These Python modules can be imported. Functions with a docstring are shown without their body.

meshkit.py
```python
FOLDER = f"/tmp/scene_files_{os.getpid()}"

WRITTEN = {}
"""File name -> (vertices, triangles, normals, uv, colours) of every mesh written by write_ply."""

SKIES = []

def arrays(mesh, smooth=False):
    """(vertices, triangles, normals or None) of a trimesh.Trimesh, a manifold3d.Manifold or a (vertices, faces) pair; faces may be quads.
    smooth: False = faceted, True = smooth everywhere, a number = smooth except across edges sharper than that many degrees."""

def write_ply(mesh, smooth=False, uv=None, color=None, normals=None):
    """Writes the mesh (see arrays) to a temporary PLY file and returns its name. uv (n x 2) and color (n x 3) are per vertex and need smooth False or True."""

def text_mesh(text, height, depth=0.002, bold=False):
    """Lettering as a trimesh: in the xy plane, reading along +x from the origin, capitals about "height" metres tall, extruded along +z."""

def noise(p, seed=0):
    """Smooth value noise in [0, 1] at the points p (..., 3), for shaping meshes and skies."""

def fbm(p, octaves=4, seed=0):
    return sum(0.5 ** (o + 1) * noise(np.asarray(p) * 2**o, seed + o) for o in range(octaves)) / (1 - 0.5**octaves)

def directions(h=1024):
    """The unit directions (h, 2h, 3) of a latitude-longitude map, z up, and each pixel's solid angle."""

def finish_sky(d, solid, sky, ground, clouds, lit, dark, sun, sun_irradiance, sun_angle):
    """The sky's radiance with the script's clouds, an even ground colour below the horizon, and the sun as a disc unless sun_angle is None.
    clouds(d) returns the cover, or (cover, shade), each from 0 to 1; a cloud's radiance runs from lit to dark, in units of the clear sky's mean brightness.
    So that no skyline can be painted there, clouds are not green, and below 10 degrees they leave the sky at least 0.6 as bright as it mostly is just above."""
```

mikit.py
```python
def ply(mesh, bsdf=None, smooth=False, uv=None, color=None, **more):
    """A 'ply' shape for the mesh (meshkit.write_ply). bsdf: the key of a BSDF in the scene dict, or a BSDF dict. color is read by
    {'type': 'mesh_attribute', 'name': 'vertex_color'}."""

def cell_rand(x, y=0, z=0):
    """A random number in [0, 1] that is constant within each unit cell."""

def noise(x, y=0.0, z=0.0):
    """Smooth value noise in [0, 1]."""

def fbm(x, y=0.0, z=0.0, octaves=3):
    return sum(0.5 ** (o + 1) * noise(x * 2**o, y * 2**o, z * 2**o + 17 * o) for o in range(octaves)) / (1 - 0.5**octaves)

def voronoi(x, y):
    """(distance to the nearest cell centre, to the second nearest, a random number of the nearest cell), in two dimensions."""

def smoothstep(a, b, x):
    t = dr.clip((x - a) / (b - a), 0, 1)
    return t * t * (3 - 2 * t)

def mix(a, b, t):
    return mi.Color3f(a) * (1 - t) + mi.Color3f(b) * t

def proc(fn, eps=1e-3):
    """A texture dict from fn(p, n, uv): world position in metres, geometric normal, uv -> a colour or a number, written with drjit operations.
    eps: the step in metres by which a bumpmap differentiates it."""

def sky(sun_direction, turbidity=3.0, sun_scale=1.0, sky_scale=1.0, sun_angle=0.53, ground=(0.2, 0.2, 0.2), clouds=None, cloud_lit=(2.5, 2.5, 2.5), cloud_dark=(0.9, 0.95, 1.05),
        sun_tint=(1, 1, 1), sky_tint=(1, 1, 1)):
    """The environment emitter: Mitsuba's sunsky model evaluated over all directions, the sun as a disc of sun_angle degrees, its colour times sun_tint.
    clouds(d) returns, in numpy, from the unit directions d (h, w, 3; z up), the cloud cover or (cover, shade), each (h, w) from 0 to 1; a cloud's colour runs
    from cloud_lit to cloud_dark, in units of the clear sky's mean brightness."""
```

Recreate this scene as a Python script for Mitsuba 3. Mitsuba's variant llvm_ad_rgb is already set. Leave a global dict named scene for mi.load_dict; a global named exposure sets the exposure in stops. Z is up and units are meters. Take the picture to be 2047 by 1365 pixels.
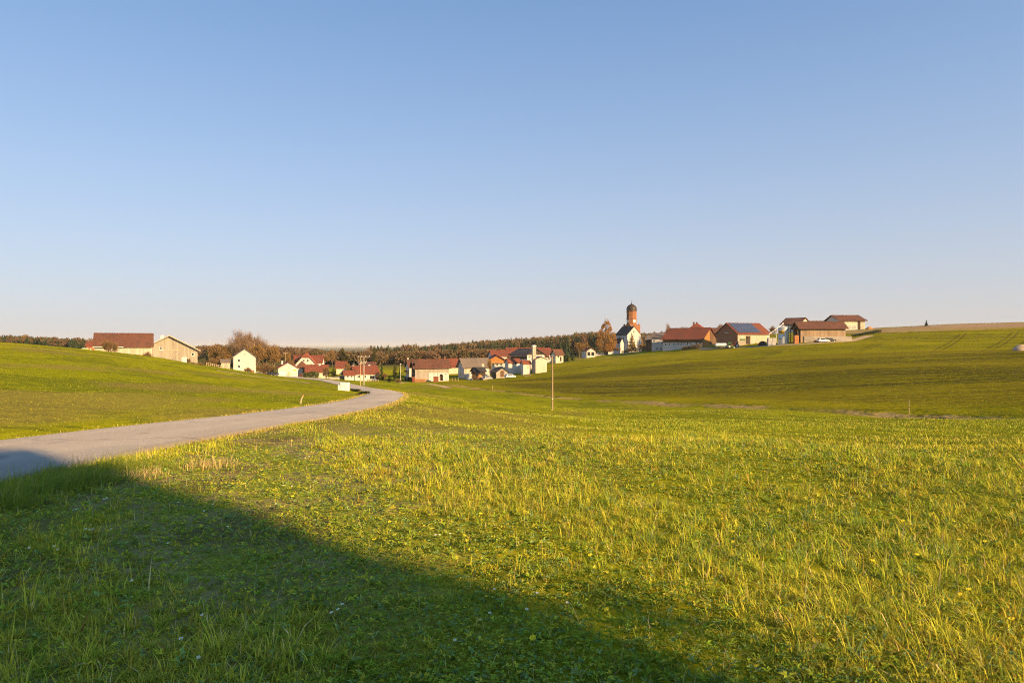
import math, random
import numpy as np, trimesh, drjit as dr, mitsuba as mi
import mikit, meshkit
from mikit import proc, noise, fbm, voronoi, cell_rand, smoothstep, mix
from scipy.interpolate import RBFInterpolator
T = mi.ScalarTransform4f
PI = math.pi
scene, labels = {}, {}

# ------------------------------------------------------------------ camera, light, exposure
EYE, FOCAL, PCX, PCY = 1.65, 1400.0, 1023.5, 692.0          # eye height (m); focal length and centre of the 2047 px wide photograph
scene['camera'] = {'type': 'perspective', 'fov': math.degrees(2 * math.atan(1023.5 / FOCAL)), 'fov_axis': 'x', 'near_clip': 0.05, 'far_clip': 40000.0, 'principal_point_offset_y': (682.5 - PCY) / 1365.0,
                   'to_world': T().look_at(origin=[0, 0, EYE], target=[0, 10, EYE], up=[0, 0, 1])}
SUN = np.array([0.738, -0.674, math.tan(math.radians(20))])
def veil(d):                                                # thin evening haze that thickens evenly towards the horizon, all the way round
    return 0.855 * np.exp(-np.degrees(np.arcsin(np.clip(d[..., 2], 0, 1))) / 14.5), 0.0
scene['sky'] = mikit.sky(SUN.tolist(), turbidity=4.2, sun_scale=0.86, sky_scale=1.0, sun_tint=(1.0, 0.89, 0.66), sky_tint=(0.335, 0.565, 0.81), ground=(0.16, 0.15, 0.05),
                         clouds=veil, cloud_lit=(1.80, 1.53, 1.40))
exposure = 3.22

rng = np.random.default_rng(11)
R = random.Random(5)

def ray(px): return (px - PCX) / FOCAL
def at(px, py, Y): return np.array([ray(px) * Y, Y, EYE - (py - PCY) / FOCAL * Y])

# ------------------------------------------------------------------ scene helpers
def numbered(key):
    if key not in labels and key not in scene and key not in _used:
        _used.add(key); return key
    i = 1
    while f'{key}_{i:03d}' in _used: i += 1
    k = f'{key}_{i:03d}'; _used.add(k); return k
_used = set()
def thing(name, label, cat, group=None, kind=None):
    key = numbered(name)
    labels[key] = {'label': label, 'category': cat}
    if group: labels[key]['group'] = group
    if kind: labels[key]['kind'] = kind
    return key
def part(parent, name, mesh, mat, smooth=False, label=None, kind=None, **kw):
    key = numbered(parent + '__' + name)
    scene[key] = mikit.ply(mesh, mat, smooth=smooth, **kw)
    d = {}
    if label: d['label'] = label
    if kind: d['kind'] = kind
    if d: labels[key] = d
    return key
def single(name, label, cat, mesh, mat, smooth=False, group=None, kind=None, **kw):
    key = thing(name, label, cat, group, kind)
    scene[key] = mikit.ply(mesh, mat, smooth=smooth, **kw)
    return key
def structure(name, mesh, mat, smooth=False, **kw):
    _used.add(name)
    scene[name] = mikit.ply(mesh, mat, smooth=smooth, **kw)
    labels[name] = {'kind': 'structure'}
def box(x0, x1, y0, y1, z0, z1):
    m = trimesh.creation.box((x1 - x0, y1 - y0, z1 - z0)); m.apply_translation(((x0 + x1) / 2, (y0 + y1) / 2, (z0 + z1) / 2)); return m
def cat(ms): return trimesh.util.concatenate(ms)
def prism(poly, axis, a, b):
    """convex polygon in the two other axes (counter-clockwise), extruded along axis 0/1/2 from a to b"""
    p = np.asarray(poly, float); n = len(p); v = []
    o = [k for k in range(3) if k != axis]
    for c in (a, b):
        q = np.zeros((n, 3)); q[:, o[0]] = p[:, 0]; q[:, o[1]] = p[:, 1]; q[:, axis] = c; v.append(q)
    f = [[0, i + 1, i] for i in range(1, n - 1)] + [[n, n + i, n + i + 1] for i in range(1, n - 1)]
    for i in range(n):
        j = (i + 1) % n; f += [[i, j, n + j], [i, n + j, n + i]]
    m = trimesh.Trimesh(np.vstack(v), f, process=False)
    trimesh.repair.fix_normals(m)
    return m
def tube(pts, rad, sides=6, cap=True):
    p = np.asarray(pts, float); n = len(p); rad = np.broadcast_to(np.asarray(rad, float), (n,))
    t = np.gradient(p, axis=0); t /= np.linalg.norm(t, axis=1, keepdims=True) + 1e-12
    ref = np.array([0, 0, 1.0]) if abs(t[:, 2]).mean() < 0.8 else np.array([1.0, 0, 0])
    a = np.cross(t, ref); a /= np.linalg.norm(a, axis=1, keepdims=True) + 1e-12; b = np.cross(t, a)
    an = np.arange(sides) * 2 * PI / sides
    v = p[:, None] + rad[:, None, None] * (np.cos(an)[None, :, None] * a[:, None] + np.sin(an)[None, :, None] * b[:, None])
    f = []
    for i in range(n - 1):
        for j in range(sides):
            k = (j + 1) % sides; f += [[i * sides + j, i * sides + k, (i + 1) * sides + k], [i * sides + j, (i + 1) * sides + k, (i + 1) * sides + j]]
    v = v.reshape(-1, 3)
    if cap:
        for e, s in ((0, 1), (n - 1, -1)):
            v = np.vstack([v, p[e]]); c = len(v) - 1
            for j in range(sides):
                k = (j + 1) % sides; f.append([c, e * sides + (k if s > 0 else j), e * sides + (j if s > 0 else k)])
    return trimesh.Trimesh(v, f, process=False)
def lathe(profile, sides=24, c=(0, 0, 0)):
    p = np.asarray(profile, float); an = np.arange(sides) * 2 * PI / sides; n = len(p)
    v = np.stack([p[:, None, 0] * np.cos(an), p[:, None, 0] * np.sin(an), np.broadcast_to(p[:, None, 1], (n, sides))], -1).reshape(-1, 3) + np.asarray(c)
    f = []
    for i in range(n - 1):
        for j in range(sides):
            k = (j + 1) % sides; f += [[i * sides + j, i * sides + k, (i + 1) * sides + k], [i * sides + j, (i + 1) * sides + k, (i + 1) * sides + j]]
    return trimesh.Trimesh(v, f, process=False)
def moved(m, M):
    m = m.copy(); m.apply_transform(M); return m
def place(x, y, z, deg=0, s=1.0):
    c, k = math.cos(math.radians(deg)), math.sin(math.radians(deg))
    S = np.broadcast_to(np.asarray(s, float), (3,))
    return np.array([[c * S[0], -k * S[1], 0, x], [k * S[0], c * S[1], 0, y], [0, 0, S[2], z], [0, 0, 0, 1]])
_groups = {}
def instance(key, group_id, M):
    scene[key] = {'type': 'instance', 'shape': {'type': 'ref', 'id': group_id}, 'to_world': T(M.tolist())}

# ------------------------------------------------------------------ materials
def rgb(c): return {'type': 'rgb', 'value': [float(x) for x in c]}
def plain(key, c, rough=0.8, metallic=0.0, spec=0.3):
    scene[key] = {'type': 'twosided', 'bsdf': {'type': 'principled', 'base_color': rgb(c), 'roughness': rough, 'metallic': metallic, 'specular': spec}}
def textured(key, fn, rough=0.85, spec=0.25, bump=None, scale=0.01, eps=2e-2):
    b = {'type': 'principled', 'base_color': proc(fn), 'roughness': rough, 'specular': spec}
    if bump: b = {'type': 'bumpmap', 'arbitrary': proc(bump, eps=eps), 'scale': scale, 'bsdf': b}
    scene[key] = {'type': 'twosided', 'bsdf': b}

def planks(ca, cb, w=0.38):
    def fn(p, n, uv):
        h = dr.sqrt(n.x * n.x + n.y * n.y) + 1e-4
        u = (p.x * -n.y + p.y * n.x) / h
        k = dr.floor(u / w)
        r = cell_rand(k, 3.0, 1.0)
        g = noise(u * 9.0, p.z * 0.5, 2.0)
        b = fbm(u * 0.5, p.z * 0.35, 5.0)
        gap = smoothstep(0.0, 0.10, dr.abs(u / w - k - 0.5) * -1 + 0.5)
        c = mix(ca, cb, dr.clip(0.55 * r + 0.3 * g + 0.5 * (b - 0.5) + 0.1, 0, 1))
        return c * (0.70 + 0.30 * gap)
    return fn
def plaster(ca, cb):
    def fn(p, n, uv):
        h = dr.sqrt(n.x * n.x + n.y * n.y) + 1e-4
        u = (p.x * -n.y + p.y * n.x) / h
        a = fbm(u * 0.7, p.z * 0.45, 1.0); s = noise(u * 3.0, p.z * 0.3, 7.0); f = noise(u * 14, p.z * 14, 3.0)
        return mix(ca, cb, dr.clip(1.6 * (a - 0.35) * s + 0.25 * f, 0, 1))
    return fn
def tiles(ca, cb, cm):
    def fn(p, n, uv):
        h = dr.sqrt(n.x * n.x + n.y * n.y) + 1e-4
        u = (p.x * -n.y + p.y * n.x) / h
        v = p.z / h
        r = cell_rand(dr.floor(u / 0.25), dr.floor(v / 0.33), 1.0)
        st = fbm(u * 0.25, v * 0.12, 4.0, octaves=4); mo = smoothstep(0.5, 0.75, fbm(u * 0.9, v * 0.5, 9.0))
        row = smoothstep(0.0, 0.22, v / 0.33 - dr.floor(v / 0.33))
        c = mix(mix(ca, cb, dr.clip(0.6 * r + 0.9 * (st - 0.3), 0, 1)), cm, 0.5 * mo)
        return c * (0.6 + 0.4 * row)
    return fn
textured('white_plaster', plaster((0.56, 0.52, 0.495), (0.42, 0.385, 0.355)))
textured('cream_plaster', plaster((0.62, 0.55, 0.43), (0.46, 0.40, 0.31)))
textured('ochre_plaster', plaster((0.40, 0.17, 0.048), (0.31, 0.125, 0.038)))
textured('grey_planks', planks((0.41, 0.36, 0.30), (0.27, 0.23, 0.185)))
textured('tan_planks', planks((0.42, 0.30, 0.20), (0.24, 0.16, 0.10)))
textured('pale_planks', planks((0.56, 0.49, 0.40), (0.40, 0.33, 0.25)))
textured('brown_planks', planks((0.19, 0.11, 0.06), (0.09, 0.05, 0.03)))
textured('red_tiles', tiles((0.245, 0.068, 0.036), (0.155, 0.048, 0.028), (0.11, 0.055, 0.036)))
textured('brown_tiles', tiles((0.17, 0.070, 0.042), (0.105, 0.045, 0.030), (0.07, 0.05, 0.035)))
textured('grey_tiles', tiles((0.20, 0.155, 0.13), (0.13, 0.10, 0.085), (0.09, 0.08, 0.07)))
textured('slate', tiles((0.055, 0.05, 0.055), (0.035, 0.032, 0.036), (0.05, 0.045, 0.04)))
def _brick(p, n, uv):
    h = dr.sqrt(n.x * n.x + n.y * n.y) + 1e-4
    u = (p.x * -n.y + p.y * n.x) / h
    row = dr.floor(p.z / 0.09); k = dr.floor(u / 0.27 + 0.5 * (row - 2 * dr.floor(row / 2)))
    r = cell_rand(k, row, 2.0); a = fbm(u * 0.5, p.z * 0.5, 3.0)
    return mix((0.34, 0.15, 0.070), (0.23, 0.095, 0.046), dr.clip(0.7 * r + 0.8 * (a - 0.35), 0, 1))
textured('brick', _brick)
def _concrete(p, n, uv):
    a = fbm(p.x * 0.6 + p.z, p.y * 0.6, p.z * 0.6); f = noise(p.x * 11, p.y * 11, p.z * 11)
    return mix((0.40, 0.35, 0.29), (0.25, 0.21, 0.17), dr.clip(1.5 * (a - 0.3) + 0.3 * f, 0, 1))
textured('concrete', _concrete)
plain('dark_glass', (0.02, 0.022, 0.028), 0.12, spec=0.6)
plain('white_paint', (0.78, 0.76, 0.72), 0.5)
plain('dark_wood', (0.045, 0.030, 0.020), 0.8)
plain('honey_wood', (0.42, 0.19, 0.065), 0.7)
plain('red_wood', (0.24, 0.075, 0.04), 0.75)
plain('pole_wood', (0.33, 0.235, 0.14), 0.85)
plain('straw_wood', (0.50, 0.40, 0.25), 0.85)
plain('green_paint', (0.06, 0.12, 0.05), 0.6)
plain('rubber', (0.02, 0.02, 0.02), 0.85)
plain('car_white', (0.72, 0.72, 0.72), 0.3, spec=0.5)
plain('car_dark', (0.025, 0.028, 0.035), 0.25, spec=0.5)
plain('car_silver', (0.35, 0.36, 0.38), 0.3, spec=0.5)
plain('machine_green', (0.05, 0.20, 0.03), 0.4)
plain('machine_red', (0.42, 0.04, 0.03), 0.4)
plain('galvanised', (0.55, 0.55, 0.54), 0.5, metallic=0.3, spec=0.5)
plain('steel', (0.40, 0.38, 0.36), 0.45, metallic=0.5)
plain('sign_yellow', (0.85, 0.50, 0.03), 0.5)
plain('sign_black', (0.02, 0.02, 0.02), 0.5)
plain('sign_blue', (0.45, 0.58, 0.74), 0.5)
plain('tarp_green', (0.36, 0.42, 0.22), 0.6)
plain('tarp_grey', (0.42, 0.42, 0.40), 0.6)
plain('wrap_white', (0.75, 0.75, 0.72), 0.4)
plain('solar_glass', (0.060, 0.075, 0.125), 0.15, spec=0.8)
plain('dome_copper', (0.055, 0.040, 0.030), 0.5, metallic=0.2)
plain('orange_crate', (0.55, 0.22, 0.07), 0.7)
def attr(key, trans=0.5, rough=0.6, spec=0.2):
    scene[key] = {'type': 'principledthin', 'base_color': {'type': 'mesh_attribute', 'name': 'vertex_color'}, 'roughness': rough, 'diff_trans': trans, 'spec_trans': 0.0, 'eta': 1.2}
attr('leaf', 0.45)
scene['bark'] = {'type': 'twosided', 'bsdf': {'type': 'diffuse', 'reflectance': {'type': 'mesh_attribute', 'name': 'vertex_color'}}}
# ------------------------------------------------------------------ terrain: control points (surveyed off the photograph at estimated distances), thin-plate surface
P = []
def cp(px, py, Y): P.append(at(px, py, Y))
def cw(x, y, z): P.append(np.array([x, y, z], float))
ROAD = np.array([(-11.8, -45), (-10.2, -20), (-9.1, 0), (-8.65, 12), (-8.65, 25), (-8.9, 36), (-9.9, 48), (-11.8, 63), (-13.1, 72), (-15.3, 83), (-19.8, 100), (-27.2, 125), (-38.4, 160), (-49.9, 190), (-65, 225), (-84, 262), (-104, 300), (-130, 345)], float)
ROADZ = np.array([0.1, 0.05, -0.02, -0.25, -1.02, -1.68, -2.40, -3.28, -3.75, -4.35, -5.25, -6.6, -8.05, -8.95, -10.2, -11.4, -12.2, -13])
ROADZ = ROADZ + (PCY - 682.5) / FOCAL * np.maximum(ROAD[:, 1], 0)
ROAD_HALF = 1.95
from scipy.interpolate import CubicSpline, RegularGridInterpolator
_s = np.concatenate([[0], np.cumsum(np.linalg.norm(np.diff(ROAD, axis=0), axis=1))])
_rs = CubicSpline(_s, np.column_stack([ROAD, ROADZ]))
RL = np.concatenate([np.arange(0, 130, 0.5), np.arange(130, _s[-1], 1.5)])
RC = _rs(RL); RT = _rs(RL, 1)[:, :2]; RT /= np.linalg.norm(RT, axis=1, keepdims=True); RN = np.column_stack([RT[:, 1], -RT[:, 0]])   # right-hand normal
for i in range(len(ROAD)):
    k = np.argmin(abs(RL - _s[i])); n = RN[k]
    for o in (-2.2, 2.2): cw(ROAD[i, 0] + n[0] * o, ROAD[i, 1] + n[1] * o, ROADZ[i] - 0.02)
for x, y, z in [(0, 0, 0), (-5, 0, 0), (5, 0, 0), (0, -12, 0.1), (15, -12, 0.3), (30, -30, 0.5), (60, -60, 1.5), (-30, -60, 0.5), (-60, -20, 1), (30, 0, 0.4), (60, 0, 1), (-30, 0, 0.3), (100, -100, 3), (-100, -100, 2), (0, -110, 1),
                (-2, 4, 0), (2, 4, 0), (-2, 8, 0.0), (2, 8, 0.0), (5, 6, 0.0), (5.5, 9, 0), (9, 5, 0.05), (-4.5, 7, 0.0), (0, 10, -0.05), (-4, 12, -0.2), (12, 12, -0.1)]: cw(x, y, z)
for a in [(1800, 900, 14), (1800, 870, 25), (1800, 845, 45), (1817, 829, 62), (1500, 930, 9.6), (1500, 880, 17), (1500, 850, 35), (1500, 825, 65), (1500, 813, 85), (1300, 900, 11), (1300, 860, 24), (1300, 830, 60), (1300, 803, 108),
          (1104, 880, 13.5), (1104, 850, 32), (1104, 820, 100), (900, 862, 18), (900, 820, 50), (900, 795, 100), (900, 780, 150), (2047, 900, 12), (2047, 860, 28), (2047, 837, 50), (1200, 799, 122), (1050, 788, 147), (960, 778, 175), (900, 769, 210), (820, 767, 240),
          (760, 840, 24), (850, 800, 80), (830, 780, 130), (780, 770, 190),
          # right-hand hill
          (1500, 780, 120), (1500, 740, 180), (1500, 710, 240), (1500, 690, 284), (1200, 770, 170), (1200, 740, 240), (1200, 717, 330), (1262, 706, 395), (1300, 703, 335), (1400, 700, 290), (1400, 740, 190), (2000, 780, 80), (2000, 740, 120), (2000, 705, 172), (2047, 672, 240), (2047, 645, 300),
          (1750, 780, 95), (1750, 740, 140), (1750, 705, 200), (1750, 683, 250), (1745, 661, 300), (1852, 652, 305), (1600, 685, 262), (1690, 681, 265), (1690, 660, 325), (1610, 662, 335), (1540, 688, 280), (1430, 692, 300), (2400, 690, 150), (2400, 640, 300), (2400, 800, 50),
          (1100, 733, 300), (1000, 755, 282), (1090, 775, 170), (1100, 752, 235), (1180, 713, 360), (1330, 702, 320),
          # village floor
          (730, 762, 262), (860, 763, 258), (930, 757, 275), (640, 756, 262), (575, 752, 260), (700, 740, 330), (900, 735, 350), (600, 738, 330),
          # left-hand hill
          (0, 840, 20), (0, 800, 28), (0, 750, 45), (0, 720, 70), (0, 700, 96), (0, 685, 132), (250, 800, 35), (250, 750, 70), (250, 720, 110), (250, 706, 150), (450, 800, 42), (450, 770, 75), (450, 750, 130), (450, 738, 195), (600, 790, 58), (600, 776, 95), (600, 762, 168),
          (350, 722, 172), (188, 704, 208), (300, 722, 215), (390, 728, 235), (485, 746, 262), (120, 697, 150), (-400, 690, 100), (-400, 670, 150), (-400, 820, 18), (0, 695, 240),
          # far country
          (830, 727, 700), (1000, 717, 700), (1200, 704, 700), (1400, 692, 700), (1700, 690, 520), (2000, 668, 470), (2047, 672, 700), (2500, 672, 470), (0, 692, 480), (180, 700, 480), (400, 712, 480), (600, 722, 600), (-500, 690, 500),
          (600, 714, 1500), (0, 712, 1500), (1023, 710, 1500), (2047, 700, 1500), (-600, 710, 1500), (2600, 700, 1500), (600, 722, 1000), (0, 714, 1000), (300, 718, 1000), (1023, 716, 1000), (1400, 708, 1000), (2047, 690, 1000), (-500, 710, 1000)]: cp(*a)
P = np.array(P)
_rbf = RBFInterpolator(P[:, :2], P[:, 2], kernel='thin_plate_spline', smoothing=2.0)
def smooth_height(x, y):
    q = np.column_stack([np.ravel(x), np.ravel(y)]); r = np.linalg.norm(q, axis=1)
    q = q * np.minimum(1, 1500 / np.maximum(r, 1))[:, None]
    q[:, 1] = np.maximum(q[:, 1], -110)
    out = np.empty(len(q))
    for i in range(0, len(q), 40000): out[i:i + 40000] = _rbf(q[i:i + 40000])
    return out.reshape(np.shape(x))
from scipy.spatial import cKDTree
_rt = cKDTree(RC[:, :2])
def road_offset(x, y):
    """signed distance from the road's centre line (right positive) and the road's height there"""
    q = np.column_stack([np.ravel(x), np.ravel(y)]); _, i = _rt.query(q)
    e = q - RC[i, :2]; t = (e * RT[i]).sum(1); o = (e * RN[i]).sum(1)
    dz = _rs(np.clip(RL[i] + t, 0, _s[-1]))[:, 2]
    return o.reshape(np.shape(x)), dz.reshape(np.shape(x))
gx = 8 * np.sinh(np.linspace(-8.2, 8.2, 420)) / 1.0
gx = np.sign(gx) * np.abs(gx)
gy = 5 + 9 * np.sinh(np.linspace(-3.4, 8.05, 440))
GX, GY = np.meshgrid(gx, gy)
GZ = smooth_height(GX, GY)
# small unevenness of the meadow
rr = np.hypot(GX, GY)
GZ += 0.05 * (meshkit.fbm(np.stack([GX * 0.9, GY * 0.9, 0 * GX], -1), 3, 3) - 0.5) * np.clip(1 - rr / 45, 0, 1)
GZ += (meshkit.fbm(np.stack([GX / 16, GY / 16, 0 * GX], -1), 3, 8) - 0.5) * 0.55 * np.clip((rr - 6) / 60, 0, 1)
_c = GX * 0.917 + GY * 0.40; _a = -GX * 0.40 + GY * 0.917      # shallow ruts and swaths left by the mower
GZ += 0.13 * (meshkit.noise(np.stack([_c * 0.85, _a * 0.11, 0 * _c], -1), 5) - 0.5) * np.clip(1 - rr / 40, 0, 1)
# the road bed and the ditch
o, rz = road_offset(GX, GY)
w = np.clip(1 - (np.abs(o) - ROAD_HALF) / (0.5 + 0.02 * rr + 0.9), 0, 1); w = w * w * (3 - 2 * w)
bed = rz - 0.10
GZ = GZ * (1 - w) + bed * w
DITCH = np.array([(40, 10), (38.5, 35), (36.6, 50), (35.1, 62), (28.9, 85), (15.1, 122), (2.7, 147), (-7.9, 175), (-18.5, 210), (-30, 250)], float)
dx = GX - np.interp(GY, DITCH[:, 1], DITCH[:, 0])
GZ -= 0.45 * np.exp(-(dx / 1.6) ** 2) * ((GY > 15) & (GY < 245))
_gi = RegularGridInterpolator((gy, gx), GZ, bounds_error=False, fill_value=None)
def ground(x, y): return _gi(np.column_stack([np.ravel(y), np.ravel(x)])).reshape(np.shape(x))
def gz(x, y): return float(ground(np.array([x]), np.array([y]))[0])
ny, nx = GX.shape
idx = np.arange(ny * nx).reshape(ny, nx)
quads = np.stack([idx[:-1, :-1], idx[:-1, 1:], idx[1:, 1:], idx[1:, :-1]], -1).reshape(-1, 4)
def pw(y, xs, ys):
    """piecewise linear, in drjit"""
    out = mi.Float(float(ys[0]))
    for i in range(len(xs) - 1):
        t = dr.clip((y - float(xs[i])) / float(xs[i + 1] - xs[i]), 0, 1)
        out = out + float(ys[i + 1] - ys[i]) * t
    return out
def _tracks(p):
    """bare wheel tracks up the right-hand field"""
    m = mi.Float(0)
    for (x0, y0), (x1, y1) in (((110.6, 185), (168.7, 262)), ((119.7, 178), (183.3, 255)), ((123.5, 174), (188, 250)), ((99.5, 205), (128, 244)), ((140, 168), (214, 262)), ((74, 214), (104, 262))):
        L = math.hypot(x1 - x0, y1 - y0); ux, uy = (x1 - x0) / L, (y1 - y0) / L
        s = (p.x - x0) * ux + (p.y - y0) * uy; d = (p.x - x0) * -uy + (p.y - y0) * ux + 1.2 * (noise(s * 0.03, 2.0) - 0.5)
        m = dr.maximum(m, dr.select((s > 0) & (s < L), smoothstep(0.5, 0.2, dr.abs(dr.abs(d) - 0.9)), 0))
    return m
def ground_colour(p, n, uv):
    x, y = p.x, p.y
    big = fbm(x * 0.022, y * 0.022, 1.0, octaves=4); med = fbm(x * 0.16, y * 0.11, 4.0, octaves=4); fin = fbm(x * 1.5, y * 1.5, 9.0, octaves=3); grit = noise(x * 21, y * 21, 3.0)
    meadow = mix((0.230, 0.240, 0.010), (0.335, 0.310, 0.012), dr.clip(2.0 * (big - 0.28) + 0.8 * (med - 0.5), 0, 1))
    meadow = mix(meadow, (0.115, 0.135, 0.014), 0.75 * smoothstep(0.44, 0.64, med * 0.55 + fin * 0.5))
    meadow = mix(meadow, (0.24, 0.18, 0.055), 0.6 * smoothstep(0.56, 0.72, fbm(x * 0.09 + 7, y * 0.05, 6.0, octaves=4)))
    # right of the ditch: thin young crop on dark soil, sown in rows
    dd = x - pw(y, DITCH[:, 1], DITCH[:, 0])
    c = x * 0.62 + y * 0.785
    rows = noise(c * 1.1, (x * 0.785 - y * 0.62) * 0.05, 1.0)
    crop = mix((0.135, 0.120, 0.010), (0.220, 0.195, 0.011), dr.clip(1.6 * (fbm(x * 0.05, y * 0.035, 2.0, octaves=4) - 0.2), 0, 1))
    crop = mix(crop, (0.060, 0.052, 0.014), 0.85 * smoothstep(0.42, 0.64, 0.5 * rows + 0.5 * fin))
    upper = smoothstep(-6, 6, y - pw(x, (-20, 60, 90, 130, 200), (220, 232, 214, 176, 150)) + 14 * (big - 0.5))
    green = mix((0.200, 0.190, 0.008), (0.300, 0.265, 0.010), dr.clip(1.7 * (med - 0.3), 0, 1))
    green = mix(green, (0.075, 0.072, 0.012), 0.7 * smoothstep(0.5, 0.7, 0.5 * fin + 0.5 * noise(c * 0.7, x * 0.02, 2.0)))
    lower = smoothstep(14, 7, dd + 6 * (med - 0.5))
    field = mix(mix(crop, green, upper), green, lower)
    field = mix(field, (0.05, 0.036, 0.018), 0.50 * _tracks(p))
    plough = mix((0.40, 0.275, 0.17), (0.30, 0.20, 0.12), med)
    brown = smoothstep(-3, 3, y - pw(x, (120, 150, 165, 220), (320, 289, 279, 263)) + 5 * (med - 0.5)) * smoothstep(120, 135, x)
    field = mix(field, plough, brown)
    band = smoothstep(0.50, 0.60, noise(c * 0.085, (x * 0.785 - y * 0.62) * 0.006, 5.0)); field = mix(field, (0.300, 0.245, 0.013), 0.35 * band)      # strips sown at another time
    col = mix(meadow, field, smoothstep(-2.5, 3.5, dd + 4 * (fin - 0.5) + 5 * (med - 0.5)) * smoothstep(12, 25, y) * smoothstep(330, 300, y * (1 - 0.0)))
    dry = smoothstep(1.5, 0.5, dr.abs(dd - 1.2 + 1.8 * (fin - 0.5))) * smoothstep(20, 30, y) * smoothstep(240, 200, y)
    col = mix(col, mix((0.46, 0.31, 0.13), (0.20, 0.15, 0.05), smoothstep(0.45, 0.75, fin)), 0.85 * dry * smoothstep(0.38, 0.62, med + 0.25 * fin))
    # moss, thatch and a little bare soil in the worn strip along the verge
    thatch = mix((0.27, 0.22, 0.105), (0.23, 0.25, 0.045), smoothstep(0.40, 0.58, fin)); thatch = mix(thatch, (0.15, 0.105, 0.065), 0.7 * smoothstep(0.60, 0.72, fbm(x * 0.8, y * 0.8, 2.0)))
    verge = smoothstep(0.5, -2.5, x + 2.5 * (med - 0.5)) * smoothstep(-7.2, -6.2, x) * smoothstep(26, 14, y)
    col = mix(col, thatch, 0.8 * verge)
    far = smoothstep(330, 420, y)
    col = mix(col, mix((0.07, 0.07, 0.014), (0.11, 0.09, 0.03), big), far)
    return col * (0.8 + 0.4 * grit)
def ground_bump(p, n, uv):
    return 0.35 * fbm(p.x * 2.3, p.y * 2.3, 1.0, octaves=3) + 0.5 * fbm(p.x * 0.45, p.y * 0.45, 5.0, octaves=2)
scene['earth'] = {'type': 'twosided', 'bsdf': {'type': 'bumpmap', 'arbitrary': proc(ground_bump, eps=5e-2), 'scale': 0.30, 'bsdf': {'type': 'diffuse', 'reflectance': proc(ground_colour)}}}
structure('terrain', (np.column_stack([GX.ravel(), GY.ravel(), GZ.ravel()]), quads), 'earth', smooth=True)

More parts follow.
